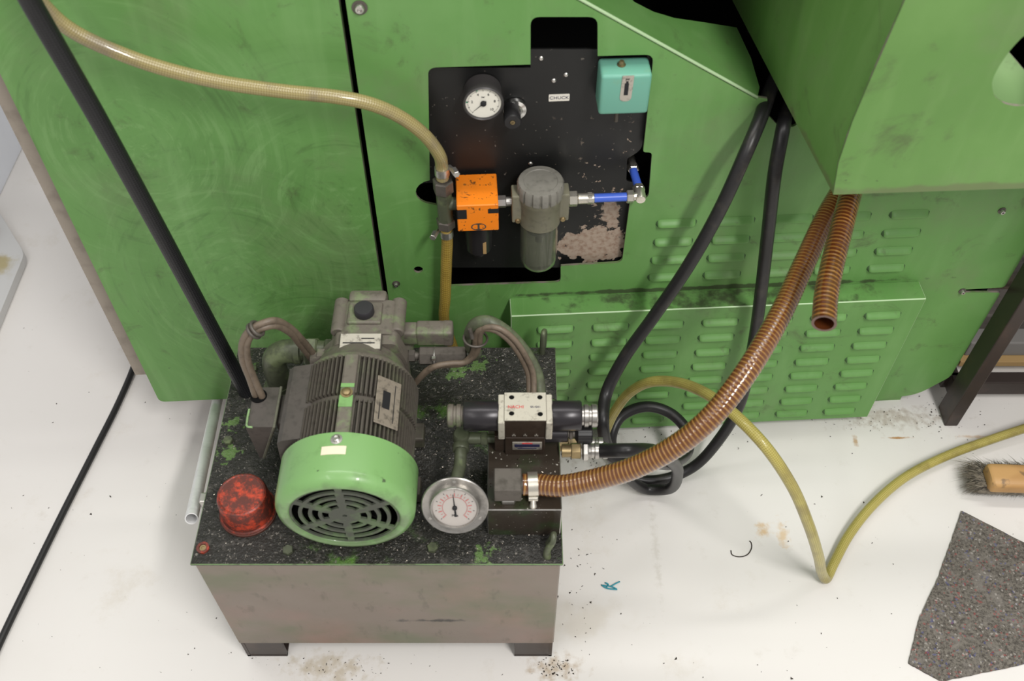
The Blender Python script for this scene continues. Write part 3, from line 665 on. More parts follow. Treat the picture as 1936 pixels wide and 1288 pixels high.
bt = thing('air_tube', 'blue plastic air tube with nickel elbow leading right from the filter', 'tube', M(sx_(1150), zl, AO))
e0 = sf + .040; e1 = sx_(1120); e2 = sx_(1186); e3 = sx_(1209)
bm = B(); hexnut(bm, M(e0, zl, AO), M(e0 + .013, zl, AO), .0112); cyl(bm, M(e0 + .013, zl, AO), M(e1 + .002, zl, AO), .0078, bev=.001); hexnut(bm, M(e1 - .008, zl, AO), M(e1 - .0005, zl, AO), .0088); link('nut', bm, M_nickel, bt, 30)
bm = B(); cyl(bm, M(e1, zl, AO), M(e2, zl, AO), .0063); link('tube', bm, M_blue, bt, 40)
bm = B(); hexnut(bm, M(e2 - .002, zl, AO), M(e2 + .008, zl, AO), .0095); cyl(bm, M(e2, zl, AO), M(e3, zl, AO), .0062)
lathe(bm, M(e3, zl, AO), N, [(.0078, -.012), (.0078, .004), (.0065, .0075)], 24); hexnut(bm, M(e3, zl, AO - .02), M(e3, zl, AO - .011), .0088); link('elbow', bm, M_nickel, bt, 30)
bm = B(); cyl(bm, M(e3, zl, AO - .019), M(e3 - .003, zl + .002, AO - .052), .0060); link('tube', bm, M_blue, bt, 40)
bm = B(); hexnut(bm, M(e3 - .003, zl + .002, AO - .052), M(e3 - .003, zl + .002, AO - .064), .0085); cyl(bm, M(e3 - .003, zl + .002, AO - .064), M(e3 - .003, zl + .002, AO - .3), .006); link('nut', bm, M_nickel, bt, 30)

# ------------------------------------------------------------------ hoses in front of the lathe
def hose(name, pts, r, mat, label, cat='hose', group=None, **k):
    bm = B(); P = tube(bm, pts, r, **k); return tag(link(name, bm, mat, smooth=60), label, cat, group), P
hose('braided_hose', [atm(20, -60, .05), atm(72, 0, .05), atm(130, 54, .05), atm(250, 110, .05), atm(390, 150, .05), atm(530, 172, .05), atm(640, 184, .048), atm(705, 198, .046), atm(760, 223, .043), atm(806, 259, .038), atm(832, 296, .032), M(st, ztop + .034, AO), M(st, ztop + .008, AO)], .0088, M_braid, 'thick straw coloured braided air hose sagging across the green panels to the tee')
hose('air_hose', [M(st, zbot - .004, AO), M(st, zbot - .03, AO), atm(844, 490, AO), atm(842, 560, .027), atm(840, 606, .024), M(-.097, .25, .03), M(-.10, .12, .035), M(-.12, .012, .05)], .0086, M_ochre, 'ochre braided hose running straight down from the tee behind the pump')
hose('hydraulic_hose', [atd(35, -40, .955), atd(62, 10, .985), atd(180, 215, 1.10), atd(290, 415, 1.235), atd(400, 620, 1.40), atd(462, 735, 1.495), atd(492, 790, 1.525), atd(500, 800, 1.545)], .0108, M_sleeve, 'thick black sleeved hose hanging from the upper left corner to the tank')
hose('power_cable', [atz(262, 655, .006), atz(254, 690, .006), atz(225, 760, .006), atz(180, 850, .006), atz(120, 968, .006), atz(60, 1090, .006), atz(0, 1215, .006), atz(-50, 1330, .006)], .006, M_cable, 'thin black cable lying on the white floor left of the tank', 'cable')

# ------------------------------------------------------------------ tank
TX0, TX1, TY0, TY1, TZ = -.4315, .067, .593, .962, .34
tank = thing('hydraulic_tank', 'oily metal hydraulic tank box on short black feet standing on the white floor', 'tank', ((TX0 + TX1) / 2, (TY0 + TY1) / 2, 0))
bm = B(); box(bm, ((TX0 + TX1) / 2, (TY0 + TY1) / 2, (.055 + TZ - .004) / 2), (TX1 - TX0 - .003, TY1 - TY0 - .003, TZ - .004 - .055), bev=.002, seg=1); link('tank_body', bm, M_tank, tank)
bm = B(); box(bm, ((TX0 + TX1) / 2, (TY0 + TY1) / 2, TZ - .002), (TX1 - TX0 + .004, TY1 - TY0 + .004, .004), bev=.0012, seg=1, bevmi=1)
link('lid', bm, [M_lid, M_lip], tank, label='oily black lid covered in swarf')
for x0, x1 in ((-.427, -.363), (.004, .064)):
    for y0, y1 in ((TY0 + .002, TY0 + .052), (TY1 - .052, TY1 - .002)):
        bm = B(); box(bm, ((x0 + x1) / 2, y0 + .003 if y0 < .7 else y1 - .003, .0275), (x1 - x0, .005, .055)); box(bm, ((x0 + x1) / 2, (y0 + y1) / 2, .0025), (x1 - x0, y1 - y0, .005)); xx = x0 + .0025 if x0 < -.2 else x1 - .0025
        box(bm, (xx, (y0 + y1) / 2, .0275), (.005, y1 - y0, .055)); link('foot', bm, M_black if False else M_stand, tank)
for px, py in ((384, 1037),):
    p = atz(px, py, TZ); bm = B(); lathe(bm, p, Z, [(.0085, 0), (.0085, .003), (.005, .003), (.005, -.001)], 24); lathe(bm, p, Z, [(.0046, 0), (.0046, .0015), (.0022, .0015), (.002, .0006)], 16, mi=1); link('plug', bm, [M_red, M_brass], tank, 35, label='red ringed plug')
for px, py in ((818, 1037), (545, 1042), (432, 835), (478, 700), (1002, 757)):
    p = atz(px, py, TZ); bm = B(); hexnut(bm, p - Z * .001, p + Z * .006, .0075, random.random()); link('lid_bolt', bm, M_pipe, tank, 25)
for px, py, hh in ((1025, 668, .045), (1040, 1050, .045)):
    p = atz(px, py, TZ); bm = B()
    if py < 800: tube(bm, [p - Z * .003, p + Z * hh * .6, p + Z * hh + Vector((.001, .004, 0)), p + Z * (hh * .9) + Vector((.003, .012, 0)), p + Vector((.003, .016, -.003))], .0042, 12)
    else: tube(bm, [p + Vector((-.004, -.002, -.003)), p + Vector((-.004, 0, .015)), p + Vector((.003, .004, .032)), p + Vector((.004, .012, .037)), p + Vector((.003, .016, .02)), p + Vector((-.001, .018, -.003))], lambda t: .006 - .002 * math.sin(math.pi * t), 12)
    link('lifting_lug', bm, M_pipe, tank, 60)
bm = B(); p = Vector((TX0 - .006, .70, .315)); box(bm, p, (.014, .016, .03), bev=.002); link('side_bracket', bm, M_steel, tank)

tb = [atz(362, 981, .300), None]; tb[1] = aty(411, 757, 1.035); dv = (tb[1] - tb[0]); p1 = tb[0] + dv * ((.012 - tb[0].z) / dv.z)
bm = B(); d = dv.normalized(); lathe(bm, tb[0], d, [(.0078, .05), (.0078, .0), (.0093, 0), (.0093, (p1 - tb[0]).length)], 28); lathe(bm, tb[0], d, [(.0078, .04), (.0078, .0401)], 20, mi=1)
tag(link('metal_tube', bm, [M_alu, M_black], smooth=35), 'shiny aluminium tube leaning along the left side of the tank', 'tube')

# red filler cap
p = atz(470, 976, TZ); rc = thing('filler_cap', 'oil stained red round filler cap on the left front of the tank', 'cap', p)
p = p + Vector((-.001, .007, 0)); bm = B(); lathe(bm, p, Z, [(.0385, 0), (.0385, .005), (.0372, .0065), (.0365, .007), (.0345, .042), (.0328, .0475), (.0305, .049), (.0290, .0482), (.0285, .0486), (0.0005, .0488)], 56); link('cap', bm, M_red, rc, 30)
bm = B(); lathe(bm, p, Z, [(.0400, 0), (.0400, .003), (.038, .004)], 48); link('gasket', bm, grime('stained_gasket', (.1, .03, .02, 1), (.03, .025, .02, 1)), rc, 35)

# ------------------------------------------------------------------ electric motor
MX, MZ, MY0, MY1 = -.2135, .441, .606, .674
mo = thing('electric_motor', 'grimy finned electric motor with bright green fan cover lying on the tank', 'motor', (MX, .73, TZ))
Yb = Vector((0, 1, 0)); Mc = Vector((MX, 0, MZ))
bm = B(); c = Mc + Yb * MY0
lathe(bm, c, Yb, [(.0700, .004), (.0710, .0015), (.0745, .0), (.0795, .0008), (.0855, .005), (.0888, .011), (.0898, .018), (.0898, .072), (.088, .072), (.088, .018), (.084, .010), (.0705, .004)], 80, False)
fc = link('fan_cover', bm, M_mgreen, mo, 50, label='bright green fan cover')
# grille: rings of slots between six spokes
bm = B(); NA = 180; edges = [.003, .0100, .0160, .0204, .0289, .0337, .0415, .0463, .0541, .0589, .0672, .0712]; slots = {3, 5, 7, 9}
vg = {}
def gv(i, k, y):
    key = (i, k % NA, y)
    if key not in vg:
        a = 2 * math.pi * k / NA; vg[key] = bm.verts.new(c + Vector((edges[i] * math.cos(a), y, edges[i] * math.sin(a))))
    return vg[key]
def solid(i, k):
    if i < 0 or i >= len(edges) - 1: return False
    if i not in slots: return True
    a = (2 * math.pi * (k + .5) / NA - math.pi / 2) % (math.pi / 3); a = min(a, math.pi / 3 - a)
    return a * (edges[i] + edges[i + 1]) / 2 < .0050
for i in range(len(edges) - 1):
    for k in range(NA):
        if not solid(i, k): continue
        y0, y1 = .0035, .0065
        bm.faces.new((gv(i, k, y0), gv(i, k + 1, y0), gv(i + 1, k + 1, y0), gv(i + 1, k, y0))); bm.faces.new((gv(i, k, y1), gv(i + 1, k, y1), gv(i + 1, k + 1, y1), gv(i, k + 1, y1)))
        if not solid(i - 1, k): bm.faces.new((gv(i, k, y0), gv(i, k, y1), gv(i, k + 1, y1), gv(i, k + 1, y0)))
        if not solid(i + 1, k): bm.faces.new((gv(i + 1, k, y0), gv(i + 1, k + 1, y0), gv(i + 1, k + 1, y1), gv(i + 1, k, y1)))
        if not solid(i, k - 1): bm.faces.new((gv(i, k, y0), gv(i + 1, k, y0), gv(i + 1, k, y1), gv(i, k, y1)))
        if not solid(i, k + 1): bm.faces.new((gv(i, k + 1, y0), gv(i, k + 1, y1), gv(i + 1, k + 1, y1), gv(i + 1, k + 1, y0)))
link('grille', bm, M_grille, fc, label='slotted round grille')
bm = B(); lathe(bm, c, Yb, [(.0005, .036), (.068, .038), (.068, .042), (.0005, .042)], 40, False)
for k in range(7):
    mt = Matrix.Translation(c + Yb * .030) @ Matrix.Rotation(2 * math.pi * k / 7, 4, 'Y'); box(bm, (.04, 0, 0), (.05, .012, .003), mt)
link('fan', bm, M_black, fc)
bm = B(); lathe(bm, c, Yb, [(.0700, .0068), (.080, .012), (.0872, .02), (.0872, .064), (.0005, .066)], 48, False); link('cover_dark_liner', bm, M_black, fc)  # black liner added so the grille slots look deep in shade
# sticker and screw on top of the cover
def onarc(ang, r, y): return Mc + Vector((r * math.sin(ang), y, r * math.cos(ang)))
bm = B(); g0 = []
for j in range(9):
    a = -.245 + .345 * j / 8 * 1.0; g0.append([bm.verts.new(onarc(a, rr, y)) for rr, y in ((.0904, .6455), (.0904, .6575), (.0896, .6575), (.0896, .6455))])
for j in range(8):
    for q in range(4): bm.faces.new((g0[j][q], g0[j][(q + 1) % 4], g0[j + 1][(q + 1) % 4], g0[j + 1][q]))
bm.faces.new(g0[0]); bm.faces.new(g0[-1][::-1]); link('sticker', bm, M_sticker, fc, label='small cream sticker')
bm = B(); lathe(bm, onarc(-.05, .0892, .6675), onarc(-.05, 1, 0) - Mc, [(.0075, 0), (.0075, .001), (.0048, .0012), (.0048, .003), (.003, .0045), (.001, .0042)], 22); link('screw', bm, M_steel, fc, 35)
# finned frame
bm = B(); nf = 84; rin, rout = .0735, .0825; ringA = []
angs = []
for k in range(nf):
    a0 = 2 * math.pi * k / nf
    for q, rr in ((0.06, rin), (.42, rin), (.56, rout), (.92, rout)): angs.append((a0 + q * 2 * math.pi / nf, rr))
def frame_ring(y, k=1.0, flat=False): return [bm.verts.new(Mc + Vector(((rin if flat else r) * k * math.sin(a), y, (rin if flat else r) * k * math.cos(a)))) for a, r in angs]
ys = [(.674, True), (.675, False), (.736, False), (.7365, True), (.744, True), (.7445, False), (.806, False), (.807, True)]
rs = [frame_ring(y, 1.0, f) for y, f in ys]
for a, b in zip(rs[:-1], rs[1:]):
    for k in range(len(a)): bm.faces.new((a[k], a[(k + 1) % len(a)], b[(k + 1) % len(a)], b[k]))
bm.faces.new(rs[0]); bm.faces.new(rs[-1][::-1])
lathe(bm, Mc + Yb * .736, Yb, [(.0765, 0), (.0775, .001), (.0775, .008), (.0765, .009)], 56)
fr = link('finned_frame', bm, M_motor, mo)
bm = B(); box(bm, (MX + .0, .741, MZ + .079), (.019, .132, .014), bev=.003); link('top_rib', bm, M_pump, fr)
bm = B(); box(bm, (MX + .0, .728, MZ + .0862), (.0175, .018, .001)); box(bm, (MX + .0, .753, MZ + .0862), (.0175, .006, .001)); link('paint_chip', bm, M_mgreen, fr, label='bare green paint patch')
bm = B(); lathe(bm, Vector((MX, .741, MZ + .086)), Z, [(.008, 0), (.008, .0015), (.0055, .0016), (.0055, .0045), (.004, .0055), (.0005, .0055)], 22); link('rib_bolt', bm, M_brass, fr, 35)
# name plate on the right shoulder
a = R_(37); cn = onarc(a, .0855, .738); mt = frame(cn, (math.cos(a), 0, -math.sin(a)), (0, 1, 0))
bm = B(); box(bm, (0, 0, 0), (.036, .074, .002), mt, bev=.0008, seg=1); npl = link('name_plate', bm, M_mplate, mo, label='worn metal name plate')
bm = B(); box(bm, (-.003, .002, .0012), (.011, .027, .0006), mt); box(bm, (.009, 0, .0012), (.001, .06, .0005), mt); box(bm, (-.012, -.018, .0012), (.0012, .026, .0005), mt); link('print', bm, M_ink, npl)
# feet / pedestal
bm = B()
for y in (.70, .79):
    for sd in (-1, 1): box(bm, (MX + sd * .06, y, TZ + .012), (.052, .03, .024), bev=.003)
box(bm, (MX, .745, TZ + .03), (.085, .10, .05), bev=.004); link('mounting_foot', bm, M_motor, mo)
bm = B(); vs = []
for x, z in ((MX + .0, MZ - .045), (-.300, MZ - .045), (-.308, MZ - .03), (-.304, MZ + .044), (-.297, MZ + .051), (MX - .02, MZ + .066)):
    vs.append((x, z))
plate(bm, vs, [], lambda s, z, d: Vector((s, .690 + d, z)), .120); link('terminal_pedestal', bm, M_box, mo)
# wedge shaped terminal box
jb = [(-.360, .452), (-.320, .452), (-.349, .374), (-.356, .373)]
bm = B(); plate(bm, rnd(jb, [.006, .002, .004, .003], 4), [], lambda s, z, d: Vector((s, .738 + d, z)), .066)
bx = link('terminal_box', bm, M_box, mo)
bm = B(); d = Vector((jb[2][0] - jb[1][0], 0, jb[2][1] - jb[1][1])); L = d.length; cc = Vector(((jb[1][0] + jb[2][0]) / 2, .771, (jb[1][1] + jb[2][1]) / 2)); mt = frame(cc, d, (0, 1, 0))
box(bm, (0, 0, -.001), (L + .003, .069, .004), mt, bev=.001, seg=1); link('box_flange', bm, M_bedge, bx, label='green chipped flange edge')
bm = B(); box(bm, (-.304, .772, MZ - .012), (.036, .05, .035), bev=.004); link('box_neck', bm, M_box, bx)
bm = B(); ph = atz(489, 749, .4525); lathe(bm, ph - Z * .001, Z, [(.0115, 0), (.0115, .0018)], 28); link('cable_hole', bm, M_black, bx)
bm = B(); tube(bm, [Vector((-.3598, .768, .4508)), Vector((-.3596, .750, .4510)), Vector((-.358, .740, .4508)), Vector((-.350, .7382, .4512))], .0016, 8); link('chipped_edge', bm, M_bedge2, bx, 60, label='pale green chipped corner')

# two supply cables looping into the box
loop = [(0, (489, 747), .462, 'z')]
def cabl(dx, dy):
    pts = [ph + Vector((dx, dy, -.01)), ph + Vector((dx, dy, .004)), aty(477 + dx * 900, 718, .795), aty(463 + dx * 1000, 678, .80), aty(464 + dx * 1000, 645, .805), aty(480 + dx * 900, 624, .81) + Vector((0, 0, -dx * .4)), aty(515, 611, .82) + Vector((0, dy, -dx * .8)), aty(545, 622, .835) + Vector((0, dy, -dx)), aty(572, 650, .85) + Vector((dx * -.7, dy, 0)), aty(594, 678, .86) + Vector((dx * -.7, dy, 0)), aty(612, 700, .862) + Vector((dx * -.7, dy, 0))]
    return pts
for dx, dy, lb in ((-.0045, .001, 'outer brown cable of the pair looping out of the terminal box'), (.0048, -.001, 'inner brown cable of the pair looping out of the terminal box')):
    hose('supply_cable', cabl(dx, dy), .0049, M_wire, lb, 'cable', 'cables looping into the terminal box')
q = aty(484, 623, .81); bm = B()
for dd in (-.0035, .002): ringtube(bm, q + Vector((dd, 0, dd)), (.75, .2, .6), .0105, .0022, 28, 8)
tag(link('cable_tie', bm, M_dsteel, smooth=60), 'dark ring tie holding the two looping brown cables together', 'cable tie')

# suction elbow pipe left of the pump
el = thing('pipe_elbow', 'grimy green pipe elbow rising from the tank lid to the pump', 'pipe', (-.353, .884, TZ))
bm = B(); tube(bm, [Vector((-.353, .884, TZ - .004)), Vector((-.353, .884, TZ + .03)), Vector((-.353, .884, TZ + .055)), Vector((-.349, .884, TZ + .076)), Vector((-.337, .884, TZ + .089)), Vector((-.322, .884, TZ + .092)), Vector((-.312, .884, TZ + .092))], .0175, 28, .003); link('elbow', bm, M_pipe, el, 60)
bm = B(); lathe(bm, (-.353, .884, TZ), Z, [(.026, 0), (.026, .006), (.0195, .008), (.0195, .016)], 32); link('base_collar', bm, M_pipe, el, 35)
ex = Vector((1, 0, 0)); e_ = Vector((-.314, .884, TZ + .092))
bm = B(); lathe(bm, e_, ex, [(.0195, -.002), (.0195, .006), (.0145, .007), (.0145, .013)], 28); link('end_ring', bm, M_pipe, el, 35)
bm = B(); hexnut(bm, e_ + ex * .012, e_ + ex * .032, .021, .2); cyl(bm, e_ + ex * .032, e_ + ex * .042, .0155); hexnut(bm, e_ + ex * .042, e_ + ex * .054, .019); cyl(bm, e_ + ex * .05, e_ + ex * .08, .014); link('union_nut', bm, M_pipe, el, 25)

# ------------------------------------------------------------------ pump behind the motor
pu = thing('hydraulic_pump', 'grimy grey cast hydraulic pump with black cap bolted behind the finned motor', 'pump', (MX, .88, TZ))
bm = B(); lathe(bm, Mc + Yb * .807, Yb, [(.079, 0), (.079, .006), (.076, .010), (.068, .020), (.060, .040)], 48); link('bell_housing', bm, M_pump, pu, 40)
PX = -.2045
bm = B(); poly = [(PX - .055, MZ - .07), (PX + .055, MZ - .07), (PX + .056, MZ + .012), (PX + .048, MZ + .040), (PX + .043, MZ + .055), (PX - .040, MZ + .055), (PX - .047, MZ + .04), (PX - .066, MZ + .018), (PX - .066, MZ - .02)]
plate(bm, rnd(poly, .006, 4), [], lambda s, z, d: Vector((s, .846 + d, z)), .022); link('front_flange', bm, M_pump, pu, 30)
bm = B(); poly = [(PX - .050, MZ - .06), (PX + .050, MZ - .06), (PX + .047, MZ + .045), (PX + .036, MZ + .058), (PX - .028, MZ + .058), (PX - .042, MZ + .045)]
plate(bm, rnd(poly, .008, 4), [], lambda s, z, d: Vector((s, .862 + d, z)), .062)
for sx2, sz2 in ((-.040, .046), (.042, .046), (-.05, -.01), (.05, -.01)): cyl(bm, (PX + sx2, .872, MZ + sz2), (PX + sx2, .932, MZ + sz2), .011, seg=20, bev=.002)
box(bm, (PX - .002, .931, MZ + .040), (.055, .022, .044), bev=.006); link('pump_body', bm, M_pump, pu, 35)
bm = B(); box(bm, (PX - .003, .898, MZ + .059), (.048, .04, .007), bev=.003); link('cap_boss', bm, M_pump, pu)
bm = B(); lathe(bm, (PX - .0035, .897, MZ + .062), Z, [(.0138, 0), (.0142, .001), (.0138, .010), (.0125, .0118), (.0005, .0122)], 36); link('black_cap', bm, M_knob, pu, 35, label='round black plug cap')
mt = Matrix.Translation((PX - .0045, .847, MZ + .055)) @ Matrix.Rotation(R_(8), 4, 'X')
bm = B(); box(bm, (0, 0, 0), (.058, .026, .012), mt, bev=.001, seg=1); npp = link('plate_block', bm, M_dsteel, pu)
bm = B(); box(bm, (0, 0, .0064), (.056, .0245, .0012), mt, bev=.0004, seg=1); npp2 = link('name_plate', bm, M_nplate, pu, label='scratched bright name plate')
bm = B(); box(bm, (-.002, -.003, .0072), (.044, .0016, .0005), mt); box(bm, (.010, .004, .0072), (.018, .0014, .0005), mt); link('print', bm, M_ink, npp2)
bm = B(); box(bm, (-.1145, .893, .4625), (.046, .026, .030), bev=.004, seg=3); box(bm, (-.148, .893, .462), (.026, .024, .027), bev=.004, seg=3); cyl(bm, (-.165, .893, .462), (-.14, .893, .462), .012); co = link('compensator', bm, M_pump, pu, 40)
bm = B(); box(bm, (-.0925, .893, .4625), (.016, .0268, .0308), bev=.004, seg=3); link('end_cap', bm, M_pump, co, 40)
for y, x in ((.853, -.286), (.856, -.277)):
    bm = B(); hexnut(bm, (x, y, MZ + .012), (x + .016, y, MZ + .012), .0105 if x < -.28 else .013); link('side_bolt', bm, M_pump, pu, 25)
hf = thing('hex_fitting', 'long hexagonal steel fitting with a cable tie right of the pump', 'fitting', (-.1, .875, .435))
bm = B(); hexnut(bm, (-.134, .872, .436), (-.066, .872, .436), .0145, R_(0)); link('hex_body', bm, M_dsteel, hf, 25)
bm = B(); cyl(bm, (-.165, .872, .436), (-.133, .872, .436), .0062); hexnut(bm, (-.150, .872, .436), (-.140, .872, .436), .0095); link('nipple', bm, M_dsteel, hf, 30)
bm = B(); cyl(bm, (-.067, .872, .436), (-.058, .872, .436), .007); link('nipple', bm, M_dsteel, hf, 30)
bm = B(); ringtube(bm, (-.112, .870, .432), (1, 0, 0), .0165, .0016, 28, 8); box(bm, (-.112, .858, .448), (.005, .005, .005)); link('cable_tie', bm, M_steel, hf, 40)

# arching return hose and the control cables strapped to it
archp = [(-.060, .872, .436)]
A1 = [Vector((-.064, .872, .436)), Vector((-.052, .872, .440)), aty(890, 655, .870), aty(889, 630, .868), aty(900, 612, .866), aty(922, 608, .862), aty(950, 622, .858), aty(980, 650, .852), aty(1004, 684, .842), aty(1017, 715, .83), Vector((.040, .805, .41)), Vector((.040, .80, .36)), Vector((.040, .80, .338))]
hose('return_hose', A1, .0088, M_grimehose, 'grimy green hose arching from the hex fitting to behind the valve', seg=18)
W1 = [Vector((-.150, .850, .385)), aty(815, 696, .852), aty(845, 690, .855), aty(872, 688, .856), aty(890, 675, .857), aty(899, 652, .857), aty(901, 632, .857), aty(912, 622, .855), aty(935, 624, .851), aty(962, 643, .846), aty(985, 675, .838), aty(1000, 712, .828), Vector((.024, .80, .41)), Vector((.024, .795, .338))]
hose('control_cable', W1, .0046, M_wire, 'lower brown cable running from the motor beneath the arching green hose', 'cable', 'cables beneath the arching hose')
W2 = [p + Vector((.006, -.002, .006)) for p in W1]; W2[0] = Vector((-.145, .853, .392)); W2[-1] = Vector((.031, .79, .338)); W2[-2] = Vector((.029, .792, .41))
hose('control_cable', W2, .0042, M_wire, 'upper brown cable running from the motor beneath the arching green hose', 'cable', 'cables beneath the arching hose')
q = aty(899, 640, .86); bm = B(); ringtube(bm, q, (.1, .1, 1), .0165, .0018, 28, 8); cyl(bm, aty(888, 622, .852), aty(893, 640, .848), .003, seg=12); tag(link('hose_strap', bm, M_dsteel, smooth=60), 'thin strap tying cables to the arching green hose', 'strap')

# ------------------------------------------------------------------ manifold and solenoid valve
mf = thing('manifold_block', 'oily dark manifold block on the right side of the tank lid', 'manifold', (.017, .69, TZ))
bm = B(); box(bm, (.0165, .70, .375), (.099, .13, .07), bev=.0012, seg=1, bevmi=1); link('block', bm, [M_mani, M_steel], mf)
VX = .0175
va = thing('solenoid_valve', 'double solenoid valve with silver top plate and black coils stacked over the manifold block', 'valve', (VX, .74, .452))
z0, z1 = .452, .4925; y0, y1 = .7205, .765
bm = B(); box(bm, (VX, (y0 + y1) / 2, (z0 + z1) / 2), (.056, y1 - y0 - .001, z1 - z0), bev=.001, seg=1); vb_ = link('valve_body', bm, M_vbody, va)
bm = B(); holes = [ell((VX + a, y0 + b), .0036, n=16) for a, b in ((-.018, .011), (.0195, .010), (-.018, .037), (.0195, .037))]
plate(bm, [(VX - .0275, y0), (VX + .0275, y0), (VX + .0275, y1), (VX - .0275, y1)], holes, lambda s, y, d: Vector((s, y, z1 + .0015 - d)), .0015); tp = link('top_plate', bm, M_vtop, va, label='silver top plate with four bolt holes')
for h in holes:
    bm = B(); cx = sum(p[0] for p in h) / len(h); cy = sum(p[1] for p in h) / len(h); lathe(bm, (cx, cy, z1 + .0002), Z, [(.0034, 0), (.0034, .0004)], 14); link('bolt_hole', bm, M_black, tp)
FT = frame((VX, (y0 + y1) / 2, z1 + .0017), (1, 0, 0), (0, 1, 0))
text('NACHI', .0068, FT @ Matrix.Translation((-.0125, -.0012, 0)), M_redink, tp, sx=1.0)
text('SS-G01', .0042, FT @ Matrix.Translation((.0135, -.0012, 0)), M_inkblue, tp, sx=1.1)
for sd in (-1, 1):
    bm = B(); box(bm, (VX + sd * .0315, (y0 + y1) / 2 - .002, (z0 + z1) / 2), (.0085, y1 - y0 + .002, z1 - z0 - .001), bev=.001, seg=1)
    link('end_plate', bm, M_vtop, va, label='silver end plate')
bm = B(); 
for k in (-1, 0, 1):
    for q in range(3): box(bm, (VX + k * .015 + (q - 1) * .0017, y0 - .0003, z0 + .006 + (.0015 if q == 1 else 0)), (.0012, .0008, .004 if q == 1 else .0022))
link('port_marks', bm, M_nplate, vb_)
ca = Vector((0, .7425, z0 + .0205))
for sd in (-1, 1):
    L1 = .047 if sd < 0 else .040
    bm = B(); lathe(bm, ca + Vector((VX + sd * .035, 0, 0)), (sd, 0, 0), [(.0195, 0), (.0205, .002), (.0205, L1 - .002), (.0192, L1)], 40); ci = link('coil', bm, M_coil, va, 35, label='black solenoid coil')
    bm = B(); lathe(bm, ca + Vector((VX + sd * (.035 + L1), 0, 0)), (sd, 0, 0), [(.0135, -.001), (.0135, .003), (.0155, .004), (.0155, .009), (.0135, .010), (.0135, .013), (.0158, .014), (.0158, .020), (.0145, .0215)], 32); link('end_nut', bm, M_pump if sd < 0 else M_gsteel, ci, 30)
# modular valve beneath
bm2 = None
mv = thing('reducing_valve', 'dark brown reducing valve slice with an adjusting knob under the solenoid valve', 'valve', (VX, .74, .41))
bm = B(); box(bm, (VX, .7425, .431), (.054, .0435, .0415), bev=.001, seg=1); box(bm, (VX - .033, .7425, .431), (.016, .036, .036), bev=.001); mb_ = link('valve_body', bm, M_vbody, mv)
bm = B(); box(bm, (VX + .003, .7204, .433), (.040, .001, .0185), bev=.0003, seg=1); npv = link('name_plate', bm, M_nplate, mv, label='small bright name plate')
bm = B(); box(bm, (VX + .003, .7197, .434), (.034, .0006, .0065)); box(bm, (VX + .003, .7197, .4275), (.026, .0006, .0018)); link('print', bm, M_inkblue, npv)
bm = B(); box(bm, (VX + .003, .7197, .4395), (.014, .0006, .002)); link('red_print', bm, M_redink, npv)
kx = Vector((VX + .026, .738, .437))
bm = B(); cyl(bm, kx, kx + ex * .032, .0125, bev=.001); link('spring_housing', bm, M_coil, mv, 35)
bm = B(); cyl(bm, kx + ex * .031, kx + ex * .045, .0065); hexnut(bm, kx + ex * .034, kx + ex * .039, .0095); link('stem', bm, M_dsteel, mv, 30)
bm = B(); lathe(bm, kx + ex * .042, ex, [(.008, 0), (.0142, .004), (.0142, .022), (.0128, .0235)], 48, scal=lambda k, h: .95 if k % 4 < 2 and h > .002 else 1); link('knob', bm, M_dark, mv, 30, label='ribbed black adjusting knob')

# hydraulic gauge on its stem
gn = Vector((0, -math.cos(R_(26)), math.sin(R_(26)))); gc = aty(860, 958, .632)
hg = thing('pressure_gauge', 'steel flanged round pressure gauge on a pipe in front of the valve', 'gauge', gc)
GX = frame(gc, (1, 0, 0), gn.cross(Vector((1, 0, 0))))
bm = B(); lathe(bm, gc, gn, [(.0435, -.004), (.0440, -.003), (.0440, -.001), (.0428, 0), (.0415, -.0005), (.0335, -.0015), (.0325, .0045), (.0315, .006), (.0300, .0058), (.0292, .003)], 64, False); fg = link('flange', bm, M_gsteel, hg, 30)
bm = B(); lathe(bm, gc, gn, [(.0430, -.004), (.0310, -.0045), (.0305, -.020), (.026, -.024), (.0005, -.024)], 48, False); link('casing', bm, M_gsteel, hg, 35)
bm = B(); lathe(bm, gc, gn, [(.0296, .0012), (.0296, .0022)], 48); dl = link('dial', bm, Mt('aged_dial', (.46, .42, .39, 1), .4).m, hg, 30)
bm = B(); mtd = GX @ Matrix.Translation((0, 0, .0026))
for k in range(21):
    a = R_(225 - 270 * k / 20); big = k % 5 == 0; box(bm, (.0200, 0, 0), (.0050 if k % 2 == 0 else .0025, .0013 if k % 2 == 0 else .0006, .0003), mtd @ Matrix.Rotation(a, 4, 'Z'))
for k in range(46):
    a = R_(225 - 270 * k / 45); box(bm, (.0162, 0, 0), (.0006, .0018, .0003), mtd @ Matrix.Rotation(a, 4, 'Z'))
link('red_scale', bm, M_pinkink, dl)
bm = B()
for k in range(9):
    a = R_(225 - 270 * k / 8); box(bm, (.0250, 0, 0), (.0022, .0006, .0003), mtd @ Matrix.Rotation(a, 4, 'Z'))
link('black_scale', bm, M_ink, dl)
text('MPa', .005, mtd @ Matrix.Translation((0, -.0125, 0)), M_ink, dl)
bm = B(); mt = mtd @ Matrix.Translation((0, 0, .001)) @ Matrix.Rotation(R_(95), 4, 'Z'); v = [bm.verts.new(mt @ Vector(q)) for q in ((-.014, .0013, 0), (-.014, -.0013, 0), (.021, -.0003, 0), (.021, .0003, 0))]; bm.faces.new(v); lathe(bm, mtd @ Vector((0, 0, 0)), gn, [(.0032, 0), (.0032, .002), (.002, .0026)], 18); link('needle', bm, M_ink, hg)
